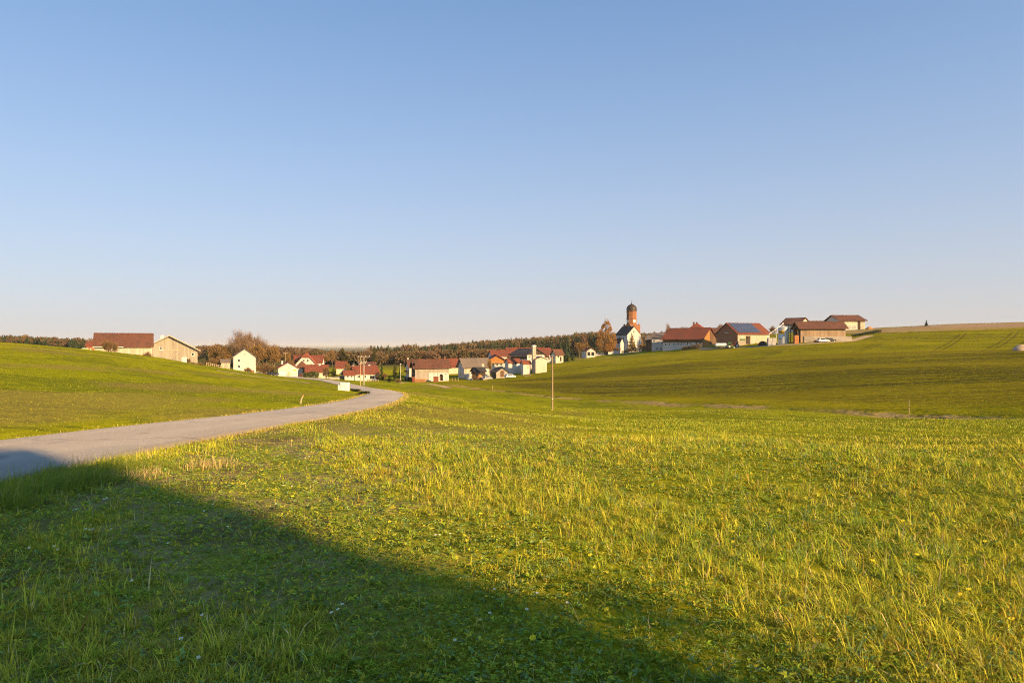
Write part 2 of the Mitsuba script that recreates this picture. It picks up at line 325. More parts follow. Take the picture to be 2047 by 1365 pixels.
# ------------------------------------------------------------------ road: one asphalt sheet with a crown and worn, crumbling edges
def road_colour(p, n, uv):
    a = fbm(p.x * 0.5, p.y * 0.12, 1.0, octaves=4); f = noise(p.x * 55, p.y * 55, 1.0); g = noise(p.x * 23, p.y * 23, 4.0)
    patch = smoothstep(0.58, 0.62, fbm(p.x * 0.22, p.y * 0.10, 8.0))
    c = mix((0.285, 0.254, 0.222), (0.222, 0.197, 0.172), dr.clip(1.6 * (a - 0.25), 0, 1))
    c = mix(c, (0.20, 0.187, 0.175), 0.4 * patch)
    worn = smoothstep(0.22, 0.05, dr.abs(dr.abs(uv.x - 0.5) * 2 - 0.45)); c = mix(c, (0.305, 0.275, 0.243), 0.35 * worn); c = mix(c, (0.20, 0.17, 0.135), 0.6 * smoothstep(0.86, 0.98, dr.abs(uv.x - 0.5) * 2 + 0.12 * (g - 0.5)))
    crack = smoothstep(0.035, 0.0, dr.abs(fbm(p.x * 0.55, p.y * 0.32, 6.0, octaves=4) - 0.5)) * smoothstep(0.5, 0.7, noise(p.x * 0.2, p.y * 0.1, 3.0)); c = mix(c, (0.13, 0.12, 0.11), 0.45 * crack)
    return c * (0.88 + 0.15 * f + 0.09 * g)
def road_bump(p, n, uv): return 0.004 * noise(p.x * 60, p.y * 60, 1.0) + 0.006 * noise(p.x * 20, p.y * 20, 1.0)
textured('asphalt', road_colour, rough=0.85, spec=0.25, bump=road_bump, scale=0.6, eps=4e-3)
cols = np.array([-1.0, -1.0, -0.97, -0.6, -0.2, 0.2, 0.6, 0.97, 1.0, 1.0]); dzs = np.array([-0.30, -0.035, -0.012, 0.02, 0.035, 0.035, 0.02, -0.012, -0.035, -0.30])
wob = lambda s, k: 0.10 * (meshkit.fbm(np.stack([s * 0.9, 0 * s + k, 0 * s], -1), 4, 2) - 0.5) + 0.12 * (meshkit.noise(np.stack([s * 0.15, 0 * s + k, 0 * s], -1)) - 0.5)
rv = []
for c, dz in zip(cols, dzs):
    hw = ROAD_HALF + (wob(RL, 3.3) if c > 0 else wob(RL, 9.1)) * (abs(c) > 0.8)
    rv.append(np.column_stack([RC[:, 0] + RN[:, 0] * c * hw, RC[:, 1] + RN[:, 1] * c * hw, RC[:, 2] + dz]))
rv = np.stack(rv, 1); m_, k_ = rv.shape[:2]
ri = np.arange(m_ * k_).reshape(m_, k_)
structure('road', (rv.reshape(-1, 3), np.stack([ri[:-1, :-1], ri[:-1, 1:], ri[1:, 1:], ri[1:, :-1]], -1).reshape(-1, 4)), 'asphalt', smooth=True, uv=np.stack([np.broadcast_to(cols * .5 + .5, (m_, k_)), np.broadcast_to(RL[:, None], (m_, k_))], -1).reshape(-1, 2))
# ------------------------------------------------------------------ meadow plants
def zone(x, y, k, f=1.0): return meshkit.fbm(np.stack([x * f, y * f, 0 * x + k], -1), 3, int(k))
TRK = np.array([-0.40, 0.917]); TRN = np.array([0.917, 0.40])      # the mower's swaths run this way
def swath(x, y):
    c = x * TRN[0] + y * TRN[1]; a = x * TRK[0] + y * TRK[1]
    q = 0.62 * meshkit.noise(np.stack([c * 0.85, a * 0.11, 0 * c], -1), 5) + 0.38 * zone(x, y, 6, 0.8); t = np.clip((q - 0.40) / 0.20, 0, 1); return t * t * (3 - 2 * t)      # high = tall grass, low = low leafy troughs
def scatter(n, r0, r1, half=40.5, seed=0):
    g = np.random.default_rng(seed)
    r = np.exp(g.uniform(math.log(r0), math.log(r1), n)); a = np.radians(g.uniform(-half, half, n)); a *= 1 + 0.42 * np.clip((12 - r) / 8, 0, 1)
    return r * np.sin(a), r * np.cos(a)
def keep_off_road(x, y, m=0.0):
    o, _ = road_offset(x, y); return np.abs(o) - ROAD_HALF > m, np.abs(o) - ROAD_HALF, o
def ribbons(x, y, length, width, head, lean, curl, c0, c1, sink=0.01, twist=None, seg=3):
    """grass blades: tapered ribbons of `seg` pieces, root at the ground, bending over along heading `head`"""
    n = len(x); z = ground(x, y) - sink
    h = np.column_stack([np.cos(head), np.sin(head), 0 * head]); tw = head + PI / 2 if twist is None else twist
    s = np.column_stack([np.cos(tw), np.sin(tw), 0 * tw])
    V, C = [], []
    for k in range(seg + 1):
        t = k / seg; ang = lean + curl * t
        # integrate the bend
        m = 6; ts = (np.arange(m) + 0.5) / m * t
        dh = np.zeros(n); dv = np.zeros(n)
        for q in ts: dh += np.sin(lean + curl * q) * t / m; dv += np.cos(lean + curl * q) * t / m
        p = np.column_stack([x, y, z]) + h * (length * dh)[:, None] + np.array([0, 0, 1.0]) * (length * dv)[:, None]
        col = c0 * (1 - t) + c1 * t
        w = width * (0.75 if k == 0 else (1 - t) ** 0.6 if k < seg else 0)
        if k < seg: V += [p - s * w[:, None] / 2, p + s * w[:, None] / 2]; C += [col, col]
        else: V.append(p); C.append(col)
    m = len(V); v = np.stack(V, 1).reshape(-1, 3); c = np.stack(C, 1).reshape(-1, 3); b = (np.arange(n) * m)[:, None, None]
    f = []
    for k in range(seg - 1): f += [[2 * k, 2 * k + 1, 2 * k + 3], [2 * k, 2 * k + 3, 2 * k + 2]]
    f.append([2 * seg - 2, 2 * seg - 1, 2 * seg])
    return v, (np.array(f)[None] + b).reshape(-1, 3), c
def leaves(x, y, z, length, width, head, pitch, c0, fold=0.25, roll=None):
    """broad leaves: a stalk end, two shoulders and tip (2 triangles), folded along the midrib"""
    n = len(x); P0 = np.column_stack([x, y, z])
    d = np.column_stack([np.cos(head) * np.cos(pitch), np.sin(head) * np.cos(pitch), np.sin(pitch)])
    s = np.column_stack([-np.sin(head), np.cos(head), 0 * head]); u = np.cross(d, s)
    if roll is not None: s, u = s * np.cos(roll)[:, None] + u * np.sin(roll)[:, None], u * np.cos(roll)[:, None] - s * np.sin(roll)[:, None]
    L, W = length[:, None], width[:, None]
    droop = np.array([0, 0, -1.0])
    V = [P0, P0 + d * L * 0.5 - s * W * 0.5 + u * W * fold, P0 + d * L * 0.55, P0 + d * L * 0.5 + s * W * 0.5 + u * W * fold, P0 + d * L + droop * L * 0.18]
    v = np.stack(V, 1).reshape(-1, 3); v = np.stack([V[0], V[1], V[3], V[4]], 1).reshape(-1, 3); f = np.array([[0, 3, 1], [0, 2, 3]])
    c = np.stack([c0, c0, c0, c0], 1).reshape(-1, 3)
    return v, (f[None] + (np.arange(n) * 4)[:, None, None]).reshape(-1, 3), c
def merge(parts):
    v, f, c, o = [], [], [], 0
    for a, b, d in parts: v.append(a); f.append(b + o); c.append(d); o += len(a)
    return (np.vstack(v), np.vstack(f)), np.vstack(c)
def tint(n, cols, w, seed, jit=0.28):
    g = np.random.default_rng(seed); cols = np.array(cols); i = g.choice(len(cols), n, p=np.array(w) / sum(w))
    return cols[i] * g.uniform(1 - jit, 1 + jit, (n, 1)) * g.uniform(0.94, 1.06, (n, 3))
LUSH = (0.285, 0.365, 0.040); YEL = (0.515, 0.490, 0.055); OLD = (0.420, 0.320, 0.045); STRAW = (0.72, 0.56, 0.26); BLUE = (0.240, 0.345, 0.110); RUST = (0.34, 0.15, 0.06); DEEP = (0.185, 0.260, 0.030)
def stuff(name, label, cat_, parts):
    m, c = merge(parts); single(name, label, cat_, m, 'leaf', kind='stuff', color=c)
def nrm(g, n, m, s, lo, hi): return np.clip(g.normal(m, s, n), lo, hi)

# 1. grass close by
g = np.random.default_rng(21); grass = []
x, y = scatter(29000, 2.2, 15.5, seed=1); ok, off, o = keep_off_road(x, y, 0.05); x, y, off = x[ok], y[ok], off[ok]
sw = swath(x, y); lane = np.exp(-((x + 4.6 - 0.06 * (y - 6)) / 0.55) ** 2) * (y < 15)         # worn strip along the verge
left = np.clip((-0.5 - x) / 3, 0, 1)
k = g.random(len(x)) < (0.45 + 0.55 * sw) * (1 - 0.75 * lane) * (1 - 0.30 * left); x, y, sw, off, left = x[k], y[k], sw[k], off[k], left[k]
n = len(x); dist = np.hypot(x, y); lush = zone(x, y, 15, 0.5)
verge = np.clip(1 - np.abs(off - 0.7) / 0.8, 0, 1) * (zone(x, y, 12, 0.8) > 0.42)
hgt = (0.030 + 0.046 * sw) * (1 - 0.10 * left) * np.exp(g.normal(0, .32, n)) + 0.10 * verge; rad = 0.014 + 0.0026 * dist
tuft_c = np.where((g.random(n) < np.clip(0.45 + 1.6 * (lush - 0.5), 0.1, 0.85))[:, None], tint(n, (YEL, YEL, OLD), (5, 3, 1.5), 4, .2), tint(n, (LUSH, BLUE, YEL), (5, .7, 3.5), 5, .2))
m = 18; T_ = np.repeat(np.arange(n), m); N = n * m; a_ = g.uniform(0, 2 * PI, N); r_ = np.abs(g.normal(0, 1, N)); bx_, by_ = x[T_] + np.cos(a_) * r_ * rad[T_], y[T_] + np.sin(a_) * r_ * rad[T_]
L = hgt[T_] * nrm(g, N, 1.0, 0.33, 0.35, 1.9); L *= 1 + 0.8 * (g.random(N) < 0.03)
W = np.maximum(nrm(g, N, 0.0076, 0.0026, 0.003, 0.015), dist[T_] * 0.0011)
c1 = tuft_c[T_] * g.uniform(.78, 1.25, (N, 1)); dryb = g.random(N) < .055; c1[dryb] = tint(int(dryb.sum()), (STRAW, OLD, RUST), (6, 2, .4), 9); c0 = c1
grass.append(ribbons(bx_, by_, L, W, a_ + g.normal(0, .5, N), np.clip(0.18 + 0.26 * r_ + g.normal(0, .22, N), 0, 1.3), nrm(g, N, 1.0, 0.55, 0, 2.4), c0, c1, seg=2))
x, y = scatter(56000, 2.2, 15, seed=61); ok, off, o = keep_off_road(x, y, 0.05); x, y = x[ok], y[ok]; n = len(x)                 # short single blades filling in between the tufts
grass.append(ribbons(x, y, nrm(g, n, 0.034, 0.012, 0.012, 0.08), np.maximum(0.005, np.hypot(x, y) * 0.0009), g.uniform(0, 6.28, n), nrm(g, n, .6, .4, 0, 1.4), nrm(g, n, .7, .5, 0, 2), tint(n, (DEEP, OLD), (3, 1), 62), tint(n, (LUSH, YEL, OLD), (3, 2, 1), 63), seg=2))
# 2. grass further off, in coarser tufts the further away
x, y = scatter(210000, 13, 95, seed=2); ok, off, o = keep_off_road(x, y, 0.08); x, y, off = x[ok], y[ok], off[ok]
dd = x - np.interp(y, DITCH[:, 1], DITCH[:, 0]); k = (dd < 0.3) | (y < 22); x, y, off = x[k], y[k], off[k]
n = len(x); dist = np.hypot(x, y); sw = swath(x, y); sw = np.where(road_offset(x, y)[0] < 0, 0.45 + 0.3 * (zone(x, y, 41, 0.5) - 0.5), sw)
k = g.random(n) < 0.5 + 0.5 * sw; x, y, sw, dist, off = x[k], y[k], sw[k], dist[k], off[k]; n = len(x)
L = (0.034 + 0.050 * sw) * nrm(g, n, 1.0, 0.35, 0.4, 2.0) * np.clip(1 + (dist - 15) / 160, 1, 1.5)
L += 0.08 * np.clip(1 - off / 0.9, 0, 1) * (zone(x, y, 12, 0.8) > 0.45)
W = dist * 0.0012 * nrm(g, n, 1, 0.3, 0.5, 2); fade = np.clip((95 - dist) / 45, 0, 1); L *= 0.35 + 0.65 * fade; lft = road_offset(x, y)[0] < 0; L *= np.where(lft, .55, 1); W *= np.where(lft, .75, 1)
z5 = zone(x, y, 15, 0.10)[:, None] - 0.22 * lft[:, None]; c0 = tint(n, (LUSH, OLD), (4, 2), 6)
c1 = np.where(g.random((n, 1)) < np.clip(0.50 + 1.8 * (z5 - 0.5), 0.1, 0.9), tint(n, (YEL, OLD, STRAW), (6, 3, 1.0), 7), tint(n, (LUSH, YEL), (4, 3), 8))
hd_, ln_, cu_ = g.uniform(0, 6.28, n), nrm(g, n, 0.55, 0.35, 0, 1.3), nrm(g, n, 0.8, 0.5, 0, 2)
for q_, sg_ in ((dist < 32, 2), (dist >= 32, 1)): grass.append(ribbons(x[q_], y[q_], L[q_], W[q_], hd_[q_], ln_[q_], cu_[q_] * (sg_ - 1), c0[q_], c1[q_], seg=sg_))
x, y = scatter(60000, 45, 190, half=38, seed=3); dd = x - np.interp(y, DITCH[:, 1], DITCH[:, 0]); k = (dd > 1.0) & (zone(x, y, 44, .05) > .42); x, y = x[k], y[k]; n = len(x); dist = np.hypot(x, y)      # the young crop beyond the ditch
crop = ribbons(x, y, nrm(g, n, .07, .02, .03, .12), dist * .0010, g.uniform(0, 6.28, n), nrm(g, n, .4, .3, 0, 1.1), nrm(g, n, .6, .4, 0, 2), tint(n, (DEEP, OLD), (2, 2), 44), tint(n, (LUSH, OLD, DEEP), (2, 2, 1), 45, .15), seg=2)
stuff('meadow_grass', 'uneven spring meadow grass in green and yellow tufts over the whole foreground', 'grass', grass)
stuff('young_crop', 'sparse young crop on the slope beyond the ditch', 'crop', [crop])
# 3. broad-leaved herbs: rosettes of dandelion and plantain, clover
g = np.random.default_rng(31); herb = []
x, y = scatter(45000, 2.2, 14, seed=11); ok, off, o = keep_off_road(x, y, 0.25); x, y = x[ok], y[ok]; sw = swath(x, y); z = zone(x, y, 17, 0.6)
k = g.random(len(x)) < np.clip(1.05 - 0.80 * sw + 1.4 * (z - 0.5) + 0.35 * np.clip((-0.5 - x) / 3, 0, 1), 0.03, 1); x, y = x[k], y[k]; n = len(x)
m = 5; rx, ry = np.repeat(x, m), np.repeat(y, m); size = np.repeat(nrm(g, n, 0.026, 0.012, 0.012, 0.085), m); N = n * m
hd = np.repeat(g.uniform(0, 2 * PI, n), m) + np.tile(np.arange(m) * 2 * PI / m, n) + g.normal(0, 0.5, N)
base = np.repeat(tint(n, (LUSH, DEEP, BLUE, YEL), (5, 2, 3, 2), 12), m, 0) * g.uniform(0.85, 1.2, (N, 1))
herb.append(leaves(rx, ry, ground(rx, ry) + np.repeat(g.uniform(0.0, 0.055, n), m), size * g.uniform(0.6, 1.25, N), size * g.uniform(0.22, 0.40, N) + np.hypot(rx, ry) * 0.0004, hd, np.clip(g.normal(0.55, 0.40, N), -.1, 1.4), base, roll=g.normal(0, 0.35, N)))
x, y = scatter(38000, 2.2, 12, seed=13); ok, off, o = keep_off_road(x, y, 0.2); x, y = x[ok], y[ok]; z = zone(x, y, 19, 0.8); k = z > 0.45; x, y = x[k], y[k]; n = len(x)
m = 3; rx, ry = np.repeat(x, m), np.repeat(y, m); N = n * m; zz = np.repeat(g.uniform(0.015, 0.06, n), m)
hd = np.repeat(g.uniform(0, 2 * PI, n), m) + np.tile(np.arange(m) * 2 * PI / m, n); sz = np.repeat(nrm(g, n, 0.016, 0.005, 0.008, 0.03), m)
herb.append(leaves(rx, ry, ground(rx, ry) + zz, sz, sz * 0.85 + np.hypot(rx, ry) * 0.0005, hd, g.normal(0.1, 0.35, N), np.repeat(tint(n, (LUSH, BLUE, YEL), (5, 2, 2), 14), m, 0), fold=0.1))
stuff('meadow_herbs', 'low broad leaves of clover, plantain and dandelion between the grass', 'herbs', herb)
# 4. dead grass: bleached blades lying in the sward, a strip of cut reed stubble, the worn reddish strip beside the verge
g = np.random.default_rng(41); dead = []
x, y = scatter(8000, 2.2, 14, seed=21); ok, off, o = keep_off_road(x, y, 0.05); x, y = x[ok], y[ok]; n = len(x)
dead.append(ribbons(x, y, nrm(g, n, 0.11, 0.05, 0.03, 0.3), np.maximum(0.0028, np.hypot(x, y) * 0.0005) * g.uniform(0.7, 1.4, n), g.uniform(0, 2 * PI, n), nrm(g, n, 0.8, 0.45, 0, 1.5), nrm(g, n, 0.6, 0.6, -0.3, 2), tint(n, (STRAW, OLD), (3, 2), 22), tint(n, (STRAW, RUST, OLD), (5, 0.7, 2), 23), sink=-0.005))
n = 9000; t = g.uniform(0, 1, n); x = -4.75 - 0.15 * t + g.normal(0, 0.50, n); y = 5.2 + 6.0 * t + g.normal(0, 0.3, n); k = zone(x, y, 25, 1.3) > 0.40; x, y = x[k], y[k]; n = len(x)
dead.append(ribbons(x, y, nrm(g, n, 0.028, 0.012, 0.01, 0.07), np.full(n, 0.006), g.uniform(0, 2 * PI, n), nrm(g, n, 0.7, 0.4, 0, 1.5), nrm(g, n, 0.5, 0.5, 0, 2), tint(n, ((0.10, 0.055, 0.035), (0.14, 0.085, 0.05)), (2, 1), 24), tint(n, ((0.16, 0.075, 0.05), (0.22, 0.14, 0.08), OLD), (3, 2, 1), 25)))
stuff('dead_grass', 'bleached dead blades in the sward and the worn reddish strip beside the verge', 'dead grass', dead)
g = np.random.default_rng(43)
n = 1500; t = g.uniform(0, 1, n) ** 0.8; x = -5.05 + 0.62 * t + g.normal(0, 0.16, n); y = 8.6 + 2.1 * t + g.normal(0, 0.16, n); k = zone(x, y, 28, 2.2) > 0.44; x, y = x[k], y[k]; n = len(x)
stuff('reed_stubble', 'pale cut reed stubble standing in the verge beside the road', 'stubble', [ribbons(x, y, nrm(g, n, 0.12, 0.05, 0.04, 0.26), np.full(n, 0.009), g.normal(-0.6, 0.9, n), nrm(g, n, 0.5, 0.35, 0, 1.3), nrm(g, n, 0.3, 0.4, 0, 1.2), tint(n, ((0.36, 0.26, 0.13), STRAW), (1, 1), 26), tint(n, ((0.52, 0.41, 0.22), STRAW), (1, 1), 27))])
n = 16000; t = g.uniform(0, 1, n); cl = g.integers(0, 46, n); cx = g.uniform(-6.45, -5.0, 46); cy = g.uniform(6.2, 10.3, 46); x = cx[cl] + g.normal(0, 0.16, n); y = cy[cl] + g.normal(0, 0.16, n)
ok, off, o = keep_off_road(x, y, 0.02); x, y = x[ok], y[ok]; n = len(x)
stuff('verge_grass', 'long soft grass leaning over in tussocks on the road verge', 'grass', [ribbons(x, y, nrm(g, n, 0.24, 0.09, 0.08, 0.5), np.full(n, 0.0055), g.normal(-0.4, 0.8, n), nrm(g, n, 0.3, 0.25, 0, 1), nrm(g, n, 1.3, 0.5, 0, 2.4), tint(n, (DEEP, LUSH), (2, 2), 28), tint(n, (LUSH, YEL, BLUE, STRAW), (4, 2, 2, 1), 29))])
# 5. the browned fringe where the grass meets the asphalt
g = np.random.default_rng(51); n = 30000; i = np.minimum((g.uniform(0, 1, n) ** 1.5 * 190).astype(int) + 85, len(RC) - 2); t = g.uniform(0, 1, n)[:, None]; q = RC[i, :2] * (1 - t) + RC[i + 1, :2] * t; sd = np.where(g.random(n) < .5, -1, 1); e = ROAD_HALF + 0.02 + np.abs(g.normal(0, .22, n))
x, y = q[:, 0] + RN[i, 0] * sd * e, q[:, 1] + RN[i, 1] * sd * e; k = (zone(x, y, 33, .9) > .40) & (y > 3); x, y = x[k], y[k]; n = len(x); dist = np.hypot(x, y)
stuff('verge_fringe', 'browned fringe of dry short grass along both edges of the asphalt', 'dead grass', [ribbons(x, y, nrm(g, n, .06, .025, .02, .14) * np.clip(dist / 18, 1, 1.8), np.maximum(.006, dist * .0010), g.uniform(0, 6.28, n), nrm(g, n, .5, .4, 0, 1.4), nrm(g, n, .5, .5, 0, 2), tint(n, ((.28, .21, .09), OLD), (2, 1), 52), tint(n, (STRAW, OLD, YEL), (2, 2, 2), 53), seg=2)])
# ------------------------------------------------------------------ the farm building behind the camera whose shadow falls over the near left grass
_d = np.array([SUN[0], SUN[1]]) / math.hypot(SUN[0], SUN[1])        # horizontal direction towards the sun
_c = np.array([1.15, 3.4]) + _d * 30 + np.array([_d[1], -_d[0]]) * -0.1                                # its right-hand corner as the sun sees it
_b = thing('hay_barn', 'long timber barn with a steep tiled roof standing behind the camera', 'barn')
_M = np.eye(4); _M[:2, 0] = [_d[1], -_d[0]]; _M[:2, 1] = _d; _M[:2, 3] = _c; _M[2, 3] = gz(*_c)      # x along the ridge (away from the corner), y away from the camera
part(_b, 'wall', moved(prism([(0, -1), (13, -1), (13, 9.5), (6.5, 17.2), (0, 9.5)], 0, 0.3, 30), _M), 'brown_planks')
part(_b, 'roof', moved(cat([prism([(-0.8, 8.6), (6.5, 17.25), (6.5, 17.5), (-0.8, 8.85)], 0, 0, 30.3), prism([(13.8, 8.6), (13.8, 8.85), (6.5, 17.5), (6.5, 17.25)], 0, 0, 30.3)]), _M), 'brown_tiles')
part(_b, 'door', moved(box(12, 16, -0.06, -0.005, 0, 4), _M), 'grey_planks')
# ------------------------------------------------------------------ buildings
def zat(py, Y): return EYE - (py - PCY) / FOCAL * Y
class House:
    """A gabled building. Its near corner stands on the ray of column px at distance Y; `yaw` is the bearing of the wall that runs to the right of the corner.
    gable='front': that wall is the gable end; gable='side': the other wall is. Local axes: u to the right along the front, v away from the viewer, w up."""
    def __init__(s, name, label, px, Y, yaw, eave, ridge, pxR=None, L1=None, pxB=None, L2=None, base=None, gable='side', wall='white_plaster', roof='red_tiles', over=(0.6, 0.5), group=None, cat='house', into=None,
                 thick=0.24, wall_name='wall', roof_name='roof', hip=False, ridge_at=None, halfhip=0.0):
        s.Y = Y; s.C = np.array([ray(px) * Y, Y]); a = math.radians(yaw); s.d1 = np.array([math.cos(a), math.sin(a)]); s.d2 = np.array([-math.sin(a), math.cos(a)]); s.yaw = yaw
        solve = lambda p, d, q: (ray(q) * p[1] - p[0]) / (d[0] - ray(q) * d[1])
        s.L1 = L1 if L1 else solve(s.C, s.d1, pxR)
        s.L2 = L2 if L2 else solve(s.C if yaw > math.degrees(math.atan(-ray(px))) else s.C + s.L1 * s.d1, s.d2, pxB)
        cx, cy = s.C + s.d1 * s.L1 / 2 + s.d2 * s.L2 / 2
        gs = [gz(*(s.C + s.d1 * s.L1 * i + s.d2 * s.L2 * j)) for i in (0, 1) for j in (0, 1)]
        s.zg = max(gs[:3]); s.zb = min(min(gs) - 0.6, zat(base, Y) if base else 99)
        s.M = np.eye(4); s.M[:2, 0] = s.d1; s.M[:2, 1] = s.d2; s.M[:2, 3] = s.C
        vis = yaw > math.degrees(math.atan(-ray(px)))
        s.ze = zat(eave, Y)
        if gable == 'front': ap = s.C + s.d1 * s.L1 * (ridge_at or 0.5)
        else: ap = (s.C if vis else s.C + s.d1 * s.L1) + s.d2 * s.L2 / 2
        s.zr = zat(ridge, ap[1]); s.gable = gable; s.wall_mat = wall
        s.key = into or thing(name, label, cat, group)
        k = ridge_at or 0.5; ze, zr, zb, L1, L2 = s.ze, s.zr, s.zb, s.L1, s.L2; oe, og = over; t = thick
        if hip:
            part(s.key, wall_name, s.W(box(0, L1, 0, L2, zb, ze)), wall)
            m = 0.5 * min(L1, L2) + oe; x0, x1, y0, y1 = -oe, L1 + oe, -oe, L2 + oe; rx = max(0, (L1 - L2) / 2); ry = max(0, (L2 - L1) / 2)
            cxm, cym = L1 / 2, L2 / 2
            v = [[x0, y0, ze - .15], [x1, y0, ze - .15], [x1, y1, ze - .15], [x0, y1, ze - .15], [x0, y0, ze + .05], [x1, y0, ze + .05], [x1, y1, ze + .05], [x0, y1, ze + .05], [cxm - rx - .02, cym - ry - .02, zr], [cxm + rx + .02, cym + ry + .02, zr]]
            part(s.key, roof_name, s.W(trimesh.convex.convex_hull(np.array(v))), roof)
        else:
            ax, W_, D = (1, L1, L2) if gable == 'front' else (0, L2, L1)
            zt = zr - 0.05
            poly = [(0, zb), (W_, zb), (W_, ze), (W_ * k, zt), (0, ze)]
            if halfhip:                       # the gable's tip is cut back: a clipped gable
                zc = zr - halfhip; f = (zr - zc) / (zr - ze)
                poly = [(0, zb), (W_, zb), (W_, ze), (W_ * (k + (1 - k) * f), zc), (W_ * k * (1 - f), zc), (0, ze)]
            wm = prism(poly, ax, 0, D); wk = part(s.key, wall_name, s.W(wm), wall); s.solid = {wk: (wm, wall)}; s.wall_name = wall_name
            sl, sr = (zr - ze) / (W_ * k), (zr - ze) / (W_ * (1 - k)); mid = W_ * k; g0, g1 = -og, D + og; e = 0.03
            A = [(-oe, ze - oe * sl + e), (mid, zr + e), (mid, zr + t + e), (-oe, ze - oe * sl + t + e)]
            B = [(W_ + oe, ze - oe * sr + e), (W_ + oe, ze - oe * sr + t + e), (mid, zr + t + e), (mid, zr + e)]
            ms = [prism(A, ax, g0, g1), prism(B, ax, g0, g1)]
            if halfhip:
                cut = trimesh.creation.box((1, 1, 1))
                x0, x1 = W_ * k * (1 - f) - .3, W_ * (k + (1 - k) * f) + .3; dpt = halfhip * 0.9
                ms = [prism(A, ax, g0 + 0.0, g1), prism(B, ax, g0 + 0.0, g1)]
                low = lambda P_, top: [p for p in P_]
                ms = []
                for P_ in (A, B):
                    ms.append(prism(P_, ax, dpt - og, g1))
                    fe = 1 - f; q = [np.array(P_[0]), np.array(P_[0]) + (np.array(P_[1]) - P_[0]) * fe, np.array(P_[3]) + (np.array(P_[2]) - P_[3]) * fe, np.array(P_[3])] if P_ is A else [np.array(P_[0]), np.array(P_[1]), np.array(P_[1]) + (np.array(P_[2]) - P_[1]) * fe, np.array(P_[0]) + (np.array(P_[3]) - P_[0]) * fe]
                    ms.append(prism(q, ax, g0, dpt - og - 0.002))
                hp = np.array([[x0, -og - .1, zc + e], [x1, -og - .1, zc + e], [mid, dpt - og, zr + t + e + .02], [x0, -og - .1, zc + e + t], [x1, -og - .1, zc + e + t], [mid, dpt - og, zr - .3], [x0 + .3, dpt - og, zc], [x1 - .3, dpt - og, zc]])
                if ax == 0: hp = hp[:, [1, 0, 2]]
                ms.append(trimesh.convex.convex_hull(hp))
            rk = part(s.key, roof_name, s.W(cat_(ms)), roof)
            s.roof_key = rk
            cap = [prism([(mid - .16, zr + t - .02), (mid + .16, zr + t - .02), (mid + .1, zr + t + .12), (mid - .1, zr + t + .12)], ax, g0 + (halfhip and 0.9 * halfhip), g1)]
            part(rk, 'ridge_cap', s.W(cat_(cap)), roof)
            s.slope = sl
    def W(s, m): return moved(m, s.M)
    def on(s, face, px, py):
        """where the ray through the pixel meets a face: (distance along the face, height)"""
        r = ray(px)
        if face == 'front': p, d = s.C, s.d1
        elif face == 'left': p, d = s.C, s.d2
        else: p, d = s.C + s.L1 * s.d1, s.d2
        a = (r * p[1] - p[0]) / (d[0] - r * d[1]); return a, zat(py, p[1] + a * d[1])
    def fbox(s, face, a0, a1, z0, z1, d0, d1):
        if face == 'front': return s.W(box(a0, a1, -d1, -d0, z0, z1))
        if face == 'left': return s.W(box(-d1, -d0, a0, a1, z0, z1))
        return s.W(box(s.L1 + d0, s.L1 + d1, a0, a1, z0, z1))
    def window(s, face, px, py, w, h, frame='white_paint', pane='dark_glass', cross=True, name='window'):
        a, z = s.on(face, px, py); t = 0.09
        ms = [s.fbox(face, a - w / 2, a - w / 2 + t, z - h / 2, z + h / 2, .002, .07), s.fbox(face, a + w / 2 - t, a + w / 2, z - h / 2, z + h / 2, .002, .07), s.fbox(face, a - w / 2 + t, a + w / 2 - t, z + h / 2 - t, z + h / 2, .002, .07), s.fbox(face, a - w / 2 - .08, a + w / 2 + .08, z - h / 2 - .06, z - h / 2, .002, .12), s.fbox(face, a - w / 2 + t, a + w / 2 - t, z - h / 2, z - h / 2 + t, .002, .07)]
        if cross: ms.append(s.fbox(face, a - .03, a + .03, z - h / 2 + t, z + h / 2 - t, .002, .06))
        k = part(s.key, name, cat_(ms), frame)
        part(k, 'pane', s.fbox(face, a - w / 2 + t, a + w / 2 - t, z - h / 2 + t, z + h / 2 - t, .001, .03), pane)
    def niche(s, name, face, poly_or_px, deep=2.5, mat='brown_planks', which=None, back=True):
        """a real opening cut into a wall, with a door or back boards deep inside"""
        if len(poly_or_px) == 4 and not hasattr(poly_or_px[0], '__len__'):
            px0, px1, py0, py1 = poly_or_px; a0, z1 = s.on(face, px0, py0); a1, z0 = s.on(face, px1, py1); a0, a1 = min(a0, a1), max(a0, a1); z0 = min(z0, s.zg - .3); poly = [(a0, z0), (a1, z0), (a1, z1), (a0, z1)]
        else: poly = poly_or_px; a0, a1 = min(q[0] for q in poly), max(q[0] for q in poly); z0, z1 = min(q[1] for q in poly), max(q[1] for q in poly)
        ax, u, v = (1, -.5, deep) if face == 'front' else (0, -.5, deep) if face == 'left' else (0, s.L1 - deep, s.L1 + .5)
        for k in [which or s.key + '__' + s.wall_name]:
            m = trimesh.boolean.difference([s.solid[k][0], prism(poly, ax, u, v)], engine='manifold'); s.solid[k] = (m, s.solid[k][1]); scene[k] = mikit.ply(s.W(m), s.solid[k][1])
        if back:
            e_ = {'front': ('front', -deep + .05), 'left': ('left', -deep + .05), 'right': ('right', -deep + .05)}[face]
            part(s.key, name, s.fbox(face, a0 + .02, a1 - .02, z0, z1 - .02, e_[1] - .04, e_[1]), mat)
